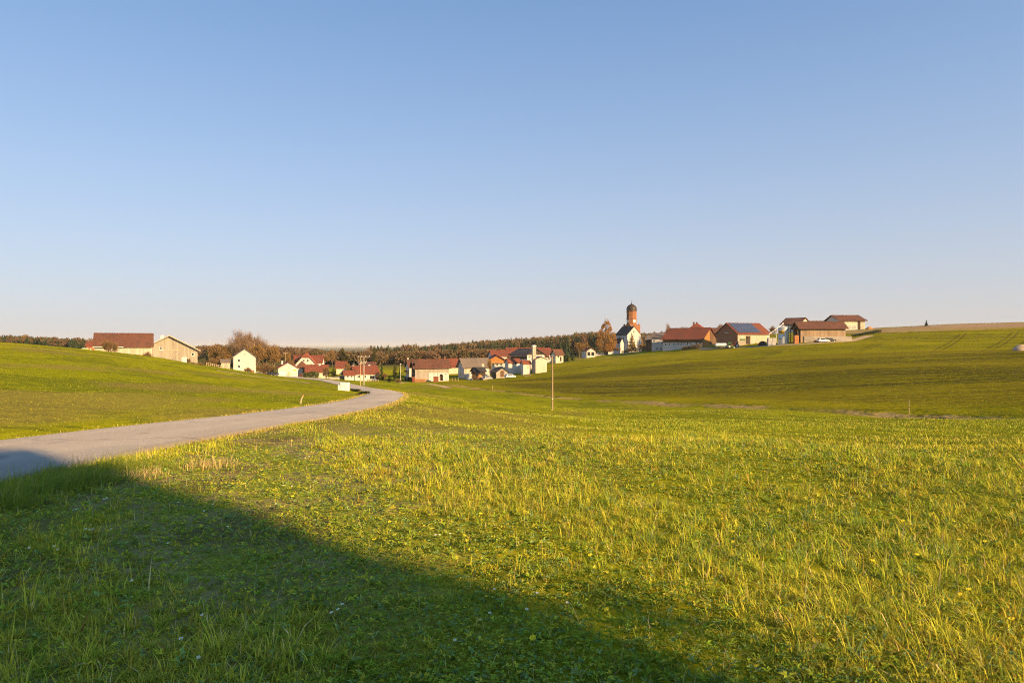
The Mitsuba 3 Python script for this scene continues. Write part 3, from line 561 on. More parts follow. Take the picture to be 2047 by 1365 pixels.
    def board(s, name, face, px0, px1, py0, py1, mat, d=.06, label=None, to_ground=False, d0=.003):
        """a flat part on a face, between two columns and two rows"""
        a0, z1 = s.on(face, px0, py0); a1, z0 = s.on(face, px1, py1); a0, a1 = min(a0, a1), max(a0, a1)
        if to_ground: z0 = s.zb
        return part(s.key, name, s.fbox(face, a0, a1, min(z0, z1), max(z0, z1), d0, d), mat, label=label)
    def chimney(s, px, top, Y=None, w=0.6, mat='brick', name='chimney', hgt=2.0):
        Y = Y or s.Y; x = ray(px) * Y; z1 = zat(top, Y)
        k = part(s.key, name, cat_([box(x - w / 2, x + w / 2, Y - w / 2, Y + w / 2, z1 - hgt, z1), box(x - w / 2 - .08, x + w / 2 + .08, Y - w / 2 - .08, Y + w / 2 + .08, z1 + .002, z1 + .14)]), mat)
        return k
    def eave_board(s, face='front', mat='white_paint', L=None):
        part(s.roof_key, 'gutter', s.W(box(-.4, (L or s.L1 + .4), -0.78, -0.64, s.ze - 0.62 * s.slope - .08, s.ze - .62 * s.slope + .10)), mat)
cat_ = cat

# --- on the left-hand rise
h = House('barn', 'long barn with a brown tiled roof and pale boarded wall, leftmost building on the rise', 188.5, 205, 27, 691.2, 668.3, pxR=303.5, L2=10.5, wall='pale_planks', roof='brown_tiles', cat='barn', over=(0.7, 0.5))
h.eave_board(L=h.L1 * .5)
h.board('low_door', 'front', 292, 299, 711, 719, 'red_wood'); h.board('low_door', 'front', 277, 283, 709, 716, 'red_wood')
h = House('barn', 'weathered grey board barn with its gable end and double door facing the meadow', 281, 232, 24, 699.5, 672, pxR=394.5, L2=16, gable='front', wall='grey_planks', roof='grey_tiles', cat='barn', over=(0.9, 1.1))
d = h.board('door', 'front', 338.5, 349.3, 701, 722, 'grey_planks', d=.10); h.board('door', 'front', 350.2, 360.5, 701, 722, 'grey_planks', d=.10)
part(h.key, 'door_rail', h.fbox('front', h.on('front', 337, 701)[0], h.on('front', 362, 701)[0], h.on('front', 350, 700.8)[1], h.on('front', 350, 700)[1], .003, .16), 'straw_wood')
part(h.key, 'bargeboard', h.W(cat([prism([(-1.0, h.ze - 1.0 * h.slope + .02), (h.L1 / 2, h.zr + .02), (h.L1 / 2, h.zr + .38), (-1.0, h.ze - 1.0 * h.slope + .38)], 1, -1.22, -1.105), prism([(h.L1 + 1, h.ze - 1.0 * h.slope + .02), (h.L1 + 1, h.ze - 1.0 * h.slope + .38), (h.L1 / 2, h.zr + .38), (h.L1 / 2, h.zr + .02)], 1, -1.22, -1.105)])), 'pale_planks')
h.window('front', 322.5, 696, 0.9, 1.2); h.window('front', 386, 708, 0.9, 1.0)
h.chimney(324, 671, Y=236, w=0.7, mat='white_paint', hgt=1.5)
House('house', 'small red roofed house half hidden behind the long barn on the rise', 172.5, 262, 25, 691, 684, pxR=215, L2=7, wall='brick', roof='red_tiles')
h = House('house', 'plain white gable-fronted house in front of the big bare trees', 466.5, 262, 23, 713.7, 697.8, pxR=511.5, L2=11, gable='front', wall='white_plaster', roof='grey_tiles', over=(0.5, 0.5))
h.window('front', 477.8, 720.5, 0.9, 1.0); h.window('front', 477.8, 732.5, 0.9, 1.0)
a, z = h.on('front', 489, 708.5); part(h.key, 'vent', moved(trimesh.creation.cylinder(0.28, 0.06, sections=16), h.M @ np.array([[1, 0, 0, a], [0, 0, -1, -.04], [0, 1, 0, z], [0, 0, 0, 1.0]])), 'concrete')
h.board('brick_plinth', 'front', 501, 508, 740.5, 746, 'brick')
h = House('shed', 'little tan garden shed left of the white gable-fronted house', 442, 258, 25, 724.5, 719.5, pxR=460, L2=4, wall='pale_planks', roof='grey_tiles', cat='shed', over=(.3, .3))
h.board('door', 'front', 449, 454, 726, 736, 'grey_planks')
House('house', 'pale gable glimpsed between the bare trees on the left', 440, 300, 26, 711.5, 705, pxR=449, L2=8, gable='front', wall='cream_plaster', roof='grey_tiles', over=(.3, .3))

# --- village in the dip
h = House('garage', 'low white gabled garage at the far end of the road with a yellow sign', 556, 256, 21, 736.5, 725, pxR=595.6, L2=10, gable='front', wall='white_plaster', roof='red_tiles', cat='garage', over=(.4, .35))
h.chimney(564.3, 722.3, Y=264, w=.45, mat='white_paint', hgt=1.6)
h.board('garage_door', 'front', 574.5, 581, 743.5, 751.5, 'straw_wood'); h.board('garage_door', 'front', 559, 570.5, 743.5, 751.5, 'white_paint')
h.board('sign', 'front', 587, 591.5, 738.5, 741.3, 'sign_yellow')
h = House('house', 'white house with a clipped red gable, left of the power poles', 586, 300, 10, 725.5, 711.5, pxR=644, L2=10, wall='white_plaster', roof='red_tiles', over=(.5, .3))
House('x', '', 591, 292, 13, 728, 706.5, pxR=631, L2=11, gable='front', into=h.key, wall_name='wing_wall', roof_name='wing_roof', halfhip=1.7, over=(.5, .4))
g_ = House.__new__(House)
h.C0 = h.C; 
def wing_windows(h, pts, px, Y, yaw, pxR):
    w = House.__new__(House); w.C = np.array([ray(px) * Y, Y]); a = math.radians(yaw); w.d1 = np.array([math.cos(a), math.sin(a)]); w.d2 = np.array([-math.sin(a), math.cos(a)]); w.L1 = 1; w.M = np.eye(4); w.M[:2, 0] = w.d1; w.M[:2, 1] = w.d2; w.M[:2, 3] = w.C; w.key = h.key
    for p in pts: w.window('front', *p)
wing_windows(h, [(607, 720.5, .9, 1.1), (615.3, 720.5, .9, 1.1), (600, 730, 1, 1.2), (622, 730, 1, 1.2)], 591, 292, 13, 631)
h = House('summer_house', 'small pavilion with a dark brown pyramid roof in front of the clipped gable', 593, 272, 14, 734.3, 720.6, pxR=613, L2=4.0, hip=True, wall='white_plaster', roof='brown_tiles', cat='pavilion', over=(.5, .5))
h.board('door', 'front', 605, 608.5, 735.5, 746, 'dark_wood')
h = House('house', 'low cottage with a long red roof and cream walls behind the clipped hedge', 611, 266, 16, 743, 730.3, pxR=655.5, L2=8, wall='cream_plaster', roof='red_tiles', over=(.6, .4))
h.window('front', 636, 748.5, 1.1, 1.1); h.window('front', 648, 748.5, 1.1, 1.1); h.chimney(639, 727.8, Y=271, w=.5, mat='white_paint')
House('house', 'red roofed house with tan walls behind the yellow bush', 672, 305, 12, 735, 723.5, pxR=692, L2=9, wall='cream_plaster', roof='red_tiles')
h = House('bungalow', 'white bungalow with a wide red roof right behind the power poles', 709.5, 264, 24, 746.3, 733, pxR=757, pxB=700.5, wall='white_plaster', roof='red_tiles', over=(.7, .6))
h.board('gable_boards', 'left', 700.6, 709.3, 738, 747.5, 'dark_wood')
h.board('door', 'front', 752.2, 754.6, 748.5, 759, 'red_wood'); h.board('terrace_door', 'front', 739.5, 748, 751, 758.5, 'dark_glass'); h.window('front', 717, 753, 1.1, 1.1); h.window('front', 729, 753, 1.1, 1.1)
part(h.key, 'balcony_rail', h.fbox('front', h.on('front', 735, 757)[0], h.on('front', 756, 757)[0], h.on('front', 745, 759)[1], h.on('front', 745, 757.6)[1], .8, .9), 'white_paint')
h.chimney(738, 730, Y=271, w=.6, mat='white_paint', hgt=1.3)
h = House('garage', 'small white garage with a red roof attached left of the bungalow', 689, 256, 22, 749.5, 742.3, pxR=708, L2=5, wall='white_plaster', roof='red_tiles', cat='garage', over=(.5, .5))
h.window('front', 695.3, 752.7, .8, .8); h.window('front', 702.6, 752.7, .8, .8)
h = House('house', 'cream gable peeping out behind the roof of the bungalow', 698, 300, 14, 738, 728, pxR=717.5, L2=10, gable='front', wall='cream_plaster', roof='grey_tiles')
House('house', 'brown roofed house behind the bungalow and the spruces', 718, 318, 10, 733, 724.5, pxR=750, L2=9, wall='cream_plaster', roof='brown_tiles')
h = House('barn', 'timber barn with a brown roof and arched doorway in the white lower wall', 829.5, 258, 15, 735.3, 719.6, pxR=897.5, pxB=822.8, wall='white_plaster', roof='brown_tiles', cat='barn', over=(.7, .8))
h.board('upper_boarding', 'front', 829.6, 897.4, 735.6, 744.7, 'grey_planks', d=.09); h.board('side_boarding', 'front', 829.6, 857.3, 744.8, 764, 'grey_planks', d=.085, to_ground=True)
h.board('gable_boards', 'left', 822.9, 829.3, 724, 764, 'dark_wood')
for q in (867.5, 874.8): h.window('front', q, 748.6, .8, .7)
h.window('front', 891, 747.9, .8, .6)
a, z = h.on('front', 882.3, 755.3); 
h.niche('arched_door', 'front', [(a - .65, z - 1), (a + .65, z - 1), (a + .65, z + .9), (a + .4, z + 1.3), (a, z + 1.45), (a - .4, z + 1.3), (a - .65, z + .9)], deep=1.2)
h = House('house', 'white house with a dark balcony tucked in left of the timber barn', 818, 285, 22, 732.3, 720, pxR=850, pxB=811.5, wall='white_plaster', roof='brown_tiles', over=(.6, .6))
h.board('balcony', 'left', 812.2, 817.6, 740, 744, 'dark_wood', d=.9); h.window('left', 815, 749, 1, 1.2); h.window('left', 815, 736, .9, 1.1)
h.chimney(815.5, 716.5, Y=289, w=.5, mat='white_paint')
h = House('house', 'red tiled roof between the timber barn and the grey roofed farmhouse', 880, 306, 10, 733, 718, pxR=916, L2=10, wall='cream_plaster', roof='red_tiles')
h.chimney(889, 714, Y=311, w=.5)
h = House('farmhouse', 'grey roofed farmhouse with boarded upper floor and a white shaded gable', 927.5, 276, 26, 732.3, 717.3, pxR=979.5, pxB=915.8, wall='white_plaster', roof='grey_tiles', over=(.8, .8))
h.board('upper_boarding', 'front', 927.7, 952.5, 734.6, 745.2, 'pale_planks', d=.08)
h.window('left', 918.5, 739, .8, 1.1); h.window('left', 923, 739, .8, 1.1); h.window('left', 921, 749, .9, 1.2); h.chimney(960, 715.4, Y=283, w=.5); h.chimney(965.5, 728.5, Y=274, w=.8, mat='cream_plaster', hgt=1.6)
h.niche('barn_door', 'front', (956, 970, 741, 756), deep=4)
House('lean_to', 'dark lean-to roof sheltering the yard of the grey roofed farmhouse', 950, 268, 26, 742, 735.5, pxR=970.5, L2=4, wall='dark_wood', roof='slate', cat='lean-to', over=(.6, .4))
h = House('house', 'chalet with an ochre gable and wooden balcony above white walls', 979.8, 300, 8, 718.7, 710.8, pxR=1008.2, L2=12, gable='front', wall='white_plaster', roof='red_tiles', over=(.9, .9))
W_, z_ = h.L1, h.ze; zm = h.on('front', 994, 723)[1]
part(h.key, 'gable_boarding', h.W(prism([(.05, zm), (W_ - .05, zm), (W_ - .05, z_ - .05), (W_ / 2, h.zr - .12), (.05, z_ - .05)], 1, -.08, -.003)), 'ochre_plaster')
h.board('balcony', 'front', 980.5, 1007.5, 722.3, 725.6, 'honey_wood', d=1.0)
for q in (986, 994, 1002): h.window('front', q, 729, .9, 1.2)
for q in (990, 998): h.window('front', q, 719.5, .8, 1.2)
House('house', 'dark red roof rising behind the ochre chalet', 984, 330, 12, 711.5, 701, pxR=1014, L2=11, wall='white_plaster', roof='red_tiles', over=(.6, .5))
h = House('farmhouse', 'farmhouse with the longest orange-red roof, behind the tower silo', 1019, 332, 9, 711.5, 696, pxR=1104, pxB=1009, wall='white_plaster', roof='red_tiles', over=(.9, .9))
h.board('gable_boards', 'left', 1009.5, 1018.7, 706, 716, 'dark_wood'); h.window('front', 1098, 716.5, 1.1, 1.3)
h = House('barn', 'dark slate roofed barn with dark boarded gable and white lower wall, behind the tower silo', 1053.5, 302, 34, 709.3, 698, pxR=1088.5, pxB=1020, gable='front', wall='white_plaster', roof='slate', cat='barn', over=(.8, .7))
W_ = h.L1; zm = h.on('front', 1071, 708.5)[1]
part(h.key, 'gable_boarding', h.W(prism([(.05, h.ze - .05), (W_ - .05, h.ze - .05), (W_ / 2, h.zr - .12)], 1, -.08, -.003)), 'dark_wood')
h.board('side_boarding', 'left', 1020.5, 1053, 712, 718, 'dark_wood')
for q in (1058.5, 1075.5, 1082): h.window('front', q, 713.4, 1.2, 1.1)
h = House('house', 'low red roofed annexe with two dark windows left of the little white hut', 1016.5, 290, 26, 724.5, 718, pxR=1040.5, pxB=1009.3, wall='white_plaster', roof='red_tiles', over=(.5, .4))
h.window('front', 1024, 727, .9, .9); h.window('front', 1030.5, 727, .9, .9); h.board('garage_door', 'front', 1034, 1038.5, 726, 733, 'sign_blue')
h = House('hut', 'tiny white hut with a red roof at the foot of the tower silo', 1046, 282, 25, 727, 721.6, pxR=1060.7, pxB=1041, wall='white_plaster', roof='red_tiles', cat='hut', over=(.35, .35))
h.board('door', 'front', 1053.5, 1056.5, 730, 737.5, 'straw_wood')
h = House('shed', 'plain cream shed with a low gable right of the tower silo', 1070.8, 281, 8, 718.7, 714, pxR=1093.3, L2=9, gable='front', wall='cream_plaster', roof='grey_tiles', cat='shed', over=(.25, .25))
h.board('vent', 'front', 1081, 1083.5, 717.5, 719.8, 'pale_planks')
h = House('house', 'cream house with a brown roof right of the wooden pole, beside the dark spruce', 1111, 322, 28, 708, 699, pxR=1126, pxB=1102, wall='cream_plaster', roof='brown_tiles', over=(.6, .6))
h.window('front', 1116, 713, 1, 1.2); h.window('left', 1106.5, 714, 1, 1.3); h.board('door', 'front', 1119.5, 1122.5, 713, 722, 'dark_wood')
h = House('shed', 'rough wooden shed with a dark roof at the bottom of the right-hand field', 992, 270, 31, 744, 736, pxR=1014.7, pxB=981.5, gable='front', wall='grey_planks', roof='slate', cat='shed', over=(.5, .4))
h.board('door', 'front', 1000, 1008, 741, 753, 'brown_planks'); h.niche('back_boards', 'left', (983, 991.0, 746, 756), deep=2.2)

# --- church and the farms on the right-hand hill
h = House('chapel', 'small white gabled house with two dark openings below the golden tree', 1172.8, 352, 20, 701.7, 696, pxR=1190.3, pxB=1163, gable='front', wall='white_plaster', roof='brown_tiles', over=(.4, .5))
h.board('opening', 'front', 1174.3, 1180, 703.5, 710.5, 'dark_glass'); h.board('opening', 'front', 1182, 1188, 703.5, 710.5, 'dark_glass'); h.window('left', 1167, 706.5, .9, 1)
# church
ch = House('church', 'village church with an orange brick tower, black onion dome and white nave', 1253.8, 400, 26, 669.2, 653, pxR=1281, pxB=1230.5, gable='front', wall='white_plaster', roof='slate', cat='church', over=(.35, .25), wall_name='nave_wall', roof_name='nave_roof')
for q in (1238.5, 1246.5): ch.window('left', q, 677.5, .9, 2.4, frame='white_plaster', cross=False)
ch.window('front', 1267, 663.5, .7, 1.6, frame='white_plaster', cross=False); ch.board('door', 'front', 1265, 1269, 684, 694, 'brown_planks')
for a in (.2, ch.L1 - 1.0):
    part(ch.key, 'buttress', ch.W(prism([(0, ch.zb), (0, ch.ze - 2), (-1.1, ch.ze - 5), (-1.6, ch.zb)], 0, a, a + .8)) if False else ch.W(moved(prism([(-1.5, ch.zb), (-.002, ch.zb), (-.002, ch.ze - 2.2), (-.7, ch.ze - 4.0)], 0, a, a + .8), np.eye(4))), 'white_plaster')
sa = House('x', '', 1240, 393, 26, 684.5, 676.5, pxR=1247, L2=6.0, gable='front', into=ch.key, wall_name='sacristy_wall', roof_name='sacristy_roof', wall='white_plaster', roof='slate', over=(.3, .3))
tx, ty = ray(1262.6) * 414, 414.0; Tz = lambda py: zat(py, 414)
base_t = place(tx, ty, 0, 26); g0 = gz(tx, ty) - 1
tw = part(ch.key, 'tower', moved(cat([box(-3.6, 3.6, -3.6, 3.6, g0, Tz(651.5)), prism([(-3.6, Tz(651.5)), (3.6, Tz(651.5)), (3.0, Tz(649.3)), (-3.0, Tz(649.3))], 0, -3.0, 3.0)]), base_t), 'brick')
def octo(r, z0, z1): return lathe([(0.01, z0), (r / math.cos(PI / 8), z0), (r / math.cos(PI / 8), z1), (0.01, z1)], 8)
oct_t = place(tx, ty, 0, 26 + 22.5)
belfry = trimesh.convex.convex_hull(moved(octo(2.75, Tz(649.4), Tz(622.4)), oct_t).vertices); _used.add(ch.key + '__belfry')
for i, py in enumerate((636.8, 623.4, 648.2)): part(ch.key, 'cornice', moved(octo(2.98, Tz(py) - .22, Tz(py) + .22), oct_t), 'brick')
for sx in (-1, 1):
    for sy in (-1, 1): part(tw, 'corner_turret', moved(cat([box(sx * 3.1 - .35, sx * 3.1 + .35, sy * 3.1 - .35, sy * 3.1 + .35, Tz(651.4), Tz(649.6)), trimesh.creation.cone(.5, 1.0, sections=4).apply_transform(place(sx * 3.1, sy * 3.1, Tz(649.6) + .003, 45))]), base_t), 'brick')
for k in range(8):
    an = math.radians(26 + 45 * k); n_ = np.array([math.cos(an), math.sin(an)]); Mf = np.eye(4); Mf[:2, 0] = [-n_[1], n_[0]]; Mf[:2, 1] = n_; Mf[:2, 3] = [tx + n_[0] * 2.75, ty + n_[1] * 2.75]
    if k in (4, 5, 6, 7):      # tall narrow sound openings cut into the belfry, with wooden louvres inside
        z0, z1 = Tz(631.5), Tz(625.4); cut = moved(prism([(-.26, z0), (.26, z0), (.26, z1 - .3), (0, z1), (-.26, z1 - .3)], 1, -.7, .3), Mf); belfry = trimesh.boolean.difference([belfry, cut], engine='manifold')
        for q in np.linspace(z0 + .1, z1 - .45, 5): part(ch.key + '__belfry', 'louvre', moved(prism([(-.28, q), (-.05, q + .22), (-.05, q + .27), (-.28, q + .05)], 0, -.24, .24), Mf @ np.diag([1, -1, 1, 1.0])), 'honey_wood')
    if k in (6, 4, 0):
        c = part(ch.key, 'clock', moved(trimesh.creation.cylinder(.95, .10, sections=28), Mf @ np.array([[1, 0, 0, 0], [0, 0, 1, .055], [0, 1, 0, Tz(642)], [0, 0, 0, 1.0]])), 'white_paint')
        part(c, 'clock_hand', moved(cat([box(-.05, .05, .108, .13, Tz(642) - .1, Tz(642) + .75), box(-.06, .5, .108, .128, Tz(642) - .06, Tz(642) + .06)]), Mf), 'sign_black')
scene[ch.key + '__belfry'] = mikit.ply(belfry, 'brick')
zd = Tz(622.0); H = Tz(606.5) - zd
part(ch.key, 'onion_dome', lathe([(2.6, zd), (3.05, zd + .02 * H), (3.02, zd + .10 * H), (3.06, zd + .28 * H), (2.98, zd + .42 * H), (2.72, zd + .56 * H), (2.25, zd + .69 * H), (1.55, zd + .80 * H), (.85, zd + .88 * H), (.40, zd + .94 * H), (.16, zd + 1.02 * H), (.02, zd + 1.05 * H)], 24, (tx, ty, 0)), 'dome_copper', smooth=50)
zz = zd + 1.03 * H
fin = part(ch.key, 'finial', cat([tube([(tx, ty, zz - .2), (tx, ty, zz + 1.7)], .06, 6), trimesh.creation.icosphere(2, .24).apply_translation((tx, ty, zz + .35)), box(tx - .38, tx + .38, ty - .05, ty + .05, zz + 1.15, zz + 1.25)]), 'dome_copper', smooth=40)
# farm right of the church
h = House('house', 'white shaded house with a grey roof between the church and the red farmhouse', 1303, 338, -22, 673.5, 666.5, pxR=1330, L2=9, wall='white_plaster', roof='grey_tiles', over=(.9, .6))
for q, p in ((1308, 681), (1316, 686), (1323, 686), (1313, 697), (1322, 697)): h.window('front', q, p, 1.1, 1.0)
h = House('house', 'dark boarded house end under a grey roof just right of the church', 1291, 350, -20, 679, 671, pxR=1304, L2=9, wall='brown_planks', roof='grey_tiles', over=(.8, .5))
fa = h = House('farmhouse', 'long farmhouse with a deep red roof and a row of small windows', 1325, 322, -41, 677.2, 656, pxR=1404.5, pxB=1431.5, wall='white_plaster', roof='red_tiles', over=(.9, .8))
h.board('upper_boarding', 'front', 1325.2, 1404.3, 677.4, 684.3, 'brown_planks', d=.25)
for q in (1331, 1338.8, 1347, 1356.3, 1362, 1367.2, 1374.5, 1381, 1392, 1399.5): h.window('front', q, 688.6 - (q - 1331) * .035, .8, 1.15, cross=False)
W_ = h.L2
part(h.key, 'gable_plaster', h.W(prism([(.02, h.zb), (W_ * .5, h.zb), (W_ * .5, h.zr - .2), (.02, h.ze - .05)], 0, h.L1 + .003, h.L1 + .08)), 'ochre_plaster')
part(h.key, 'gable_boarding', h.W(prism([(W_ * .5 + .004, h.zb), (W_ - .02, h.zb), (W_ - .02, h.ze - .05), (W_ * .5 + .004, h.zr - .22)], 0, h.L1 + .003, h.L1 + .12)), 'brown_planks')
for p in (675, 683.5): h.window('right', 1409.5, p, .95, 1.3)
h.chimney(1337, 659.5, Y=334, w=.7, mat='white_paint', hgt=2.4)
h = House('house', 'house behind the red farmhouse showing only the tip of its red roof and two chimneys', 1377, 352, -24, 657.3, 645.5, pxR=1404.5, L2=9, hip=True, wall='cream_plaster', roof='red_tiles', over=(.5, .5))
h.chimney(1387, 644.3, Y=357, w=.8, mat='brown_planks'); h.chimney(1393, 644.5, Y=357, w=.7, mat='brown_planks')
House('barn', 'dark brown boarded barn wedged between the red farmhouse and the brick barn', 1419, 332, -20, 667, 656.5, pxR=1446, L2=10, wall='brown_planks', roof='brown_tiles', cat='barn', over=(.5, .4))
sb = h = House('barn', 'brick barn with solar panels on half of its orange-red roof', 1475, 288, 22, 666.3, 646.6, pxR=1538.7, pxB=1432.3, wall='pale_planks', roof='red_tiles', cat='barn', over=(.7, .6))
part(h.key, 'brick_gable', h.W(prism([(.02, h.zb), (h.L2 - .02, h.zb), (h.L2 - .02, h.ze - .08), (h.L2 / 2, h.zr - .2), (.02, h.ze - .08)], 0, -.12, -.003)), 'brick')
for q, p in ((1448.7, 661), (1457.8, 660.7), (1440, 672.3), (1449.3, 671.6), (1457.8, 671.2), (1467, 670.7)): h.window('left', q, p, .75, 1.15, frame='white_paint', pane='white_paint')
a0, z0 = h.on('left', 1450, 665.7); a1, _z = h.on('left', 1457, 665.7); part(h.key, 'balcony', h.fbox('left', min(a0, a1), max(a0, a1), z0 - .12, z0 + .12, .13, .7), 'white_paint')
h.niche('inner_door', 'front', (1491, 1499.8, 671.5, 688), deep=5); h.board('shutter', 'front', 1478.6, 1490, 677, 681.2, 'green_paint'); part(h.key, 'lower_wall', h.fbox('front', .05, h.on('front', 1490.5, 680)[0], h.zb, h.on('front', 1480, 681.8)[1], .003, .1), 'concrete')
# solar panels: six rows of fourteen, each lying a little above the tiles
n_s = math.hypot(1, h.slope); rows, colsn = 6, 14; Ls = math.hypot(h.L2 / 2, h.zr - h.ze); u0, du = .35, h.L1 * .72 / colsn; ds = (Ls - .3) / rows
for i in range(rows):
    for j in range(colsn):
        m = box(u0 + j * du + .05, u0 + (j + 1) * du - .05, .15 + i * ds + .05, .15 + (i + 1) * ds - .05, .06, .11)
        c_, s_ = 1 / n_s, h.slope / n_s
        m.apply_transform(np.array([[1, 0, 0, 0], [0, c_, -s_, 0 - s_ * .27], [0, s_, c_, h.ze + c_ * .27], [0, 0, 0, 1.0]]))
        part(h.roof_key, 'solar_panel', h.W(m), 'solar_glass')
sh = h = House('shed', 'long open-ended timber shed with vertical boards on a concrete wall', 1600.5, 262, -4, 655.6, 644.6, pxR=1690.5, pxB=1583, wall='brown_planks', roof='brown_tiles', cat='shed', over=(.8, .7)) if False else House('shed', 'long timber shed with vertical boards on a concrete base beside the metal silo', 1600.5, 262, -4, 655.6, 644.6, pxR=1690.5, L2=8.5, wall='tan_planks', roof='brown_tiles', cat='shed', over=(.9, .9))
h.niche('back_boards', 'left', [(.25, h.zb - 1), (h.L2 - .25, h.zb - 1), (h.L2 - .25, h.ze - .25), (h.L2 / 2, h.zr - .45), (.25, h.ze - .25)], deep=9, back=False); part(h.key, 'back_boards', h.W(box(8.9, 8.95, .3, h.L2 - .3, h.zb, h.ze - .3)), 'brown_planks')
part(h.key, 'base_wall', h.W(box(1.2, h.L1 + 2.2, -.35, -.003, h.zb, zat(672.3, 262))), 'concrete')
for q in (.15, h.L2 / 2, h.L2 - .15): part(h.key, 'post', h.W(box(-1.1, -.85, q - .12, q + .12, h.zb, h.ze - .15)), 'brown_planks')
h = House('house', 'white house with a dark brown roof and cream gable behind the silo', 1562, 338, -48, 648, 636, pxR=1598, pxB=1619.5, wall='white_plaster', roof='brown_tiles', over=(.9, .7))
part(h.key, 'gable_plaster', h.W(prism([(.02, h.zb), (h.L2 - .02, h.zb), (h.L2 - .02, h.ze - .05), (h.L2 / 2, h.zr - .12), (.02, h.ze - .05)], 0, h.L1 + .003, h.L1 + .07)), 'cream_plaster')
h.window('front', 1576.5, 650.5, 1, 1.3); h.window('front', 1581.5, 651, 1, 1.3); h.window('front', 1590, 653.5, 1, 1.2); h.chimney(1579.5, 636, Y=352, w=.8, mat='white_paint'); h.chimney(1582.5, 636.5, Y=351, w=.6)
h = House('barn', 'cream barn with a brown roof and white shaded gable, highest on the hill', 1679, 325, 1, 640.6, 631.2, pxR=1729, pxB=1649.5, wall='cream_plaster', roof='brown_tiles', cat='barn', over=(.9, .9))
part(h.key, 'gable_plaster', h.W(prism([(.02, h.zb), (h.L2 - .02, h.zb), (h.L2 - .02, h.ze - .05), (h.L2 / 2, h.zr - .12), (.02, h.ze - .05)], 0, -.07, -.003)), 'white_plaster')
h.board('gate', 'front', 1714.5, 1719.8, 642, 659, 'dark_wood'); h.board('lower_wall', 'front', 1679.3, 1713.5, 652.5, 660, 'white_plaster')
for q in (1694.5, 1699.3, 1704, 1708.7): h.window('front', q, 653.6, .75, .75, frame='dark_wood', cross=False)
h.board('side_boarding', 'front', 1720.2, 1728.5, 642, 660, 'pale_planks')
House('barn', 'low dark roof linking the white house and the highest barn', 1618, 340, 2, 648, 642.6, pxR=1652, L2=7, wall='cream_plaster', roof='brown_tiles', cat='barn', over=(.4, .3))
# ------------------------------------------------------------------ trees
def hit(px, py):
    """where the ground lies behind a pixel of the photograph (first crossing of the ray with the terrain)"""
    Y = np.exp(np.linspace(math.log(2.5), math.log(900), 6000)); X = ray(px) * Y; d = EYE - (py - PCY) / FOCAL * Y - ground(X, Y)
    i = int(np.argmax(d < 0)); return np.array([X[i], Y[i], gz(X[i], Y[i])])
def branch_tree(seed, height, spread, levels=5, up=0.35, fork=(3, 4), trunk=0.24, clear=0.22):
    """limbs (tubes) and the ends of the finest branches of a leafless broad-leaved tree, height 1 at unit scale"""
    r = random.Random(seed); limbs, ends = [], []
    def grow(p, d, L, rad, lev):
        n = 4; pts = [p]; q = np.array(p); d = np.array(d)
        for i in range(n):
            d = d + np.array([r.gauss(0, .10), r.gauss(0, .10), up * 0.12]); d /= np.linalg.norm(d); q = q + d * L / n; pts.append(q.copy())
        limbs.append((pts, np.linspace(rad, rad * .62, n + 1), 6 if lev < 2 else 4 if lev < 3 else 3))
        if lev >= levels - 1: ends.append((q, d, L)); 
        if lev >= levels: return
        k = r.randint(*fork) + (1 if lev == 0 else 0); a0 = r.random() * 6.28
        for i in range(k):
            t = r.uniform(.45, 1.0) if lev > 0 else r.uniform(.55, 1.0); b = pts[min(n, max(1, int(round(t * n))))]
            az = a0 + i * 6.28 / k + r.gauss(0, .4); tilt = r.uniform(.45, 1.0) * spread
            ref = np.array([0, 0, 1.0]) if abs(d[2]) < .9 else np.array([1.0, 0, 0]); u = np.cross(d, ref); u /= np.linalg.norm(u); w = np.cross(d, u)
            nd = d * math.cos(tilt) + (u * math.cos(az) + w * math.sin(az)) * math.sin(tilt); nd[2] += up * .3; nd /= np.linalg.norm(nd)
            grow(b, nd, L * r.uniform(.55, .80), rad * .55, lev + 1)
        if lev < levels - 1: grow(q, d, L * r.uniform(.6, .75), rad * .62, lev + 1)
    grow(np.zeros(3), np.array([0, 0, 1.0]), height * 0.30, height * trunk * 0.10, 0)
    return limbs, ends
def normalise(ms, w=None):
    b = np.vstack([m.vertices for m in ms]); h = b[:, 2].max(); rad = np.percentile(np.hypot(b[:, 0], b[:, 1]), 97)
    for m in ms: m.vertices = m.vertices / np.array([2 * rad, 2 * rad, h])
    return ms
def slivers(P0, D, L, W, g):
    n = len(P0); s = np.cross(D, g.normal(size=(n, 3))); s /= np.linalg.norm(s, axis=1, keepdims=True) + 1e-9
    v = np.stack([P0 - s * W[:, None] / 2, P0 + s * W[:, None] / 2, P0 + D * L[:, None]], 1).reshape(-1, 3)
    return v, np.arange(3 * n).reshape(-1, 3)
def bark_col(m, c, g): return np.asarray(c) * g.uniform(.75, 1.2, (len(m.vertices), 1))
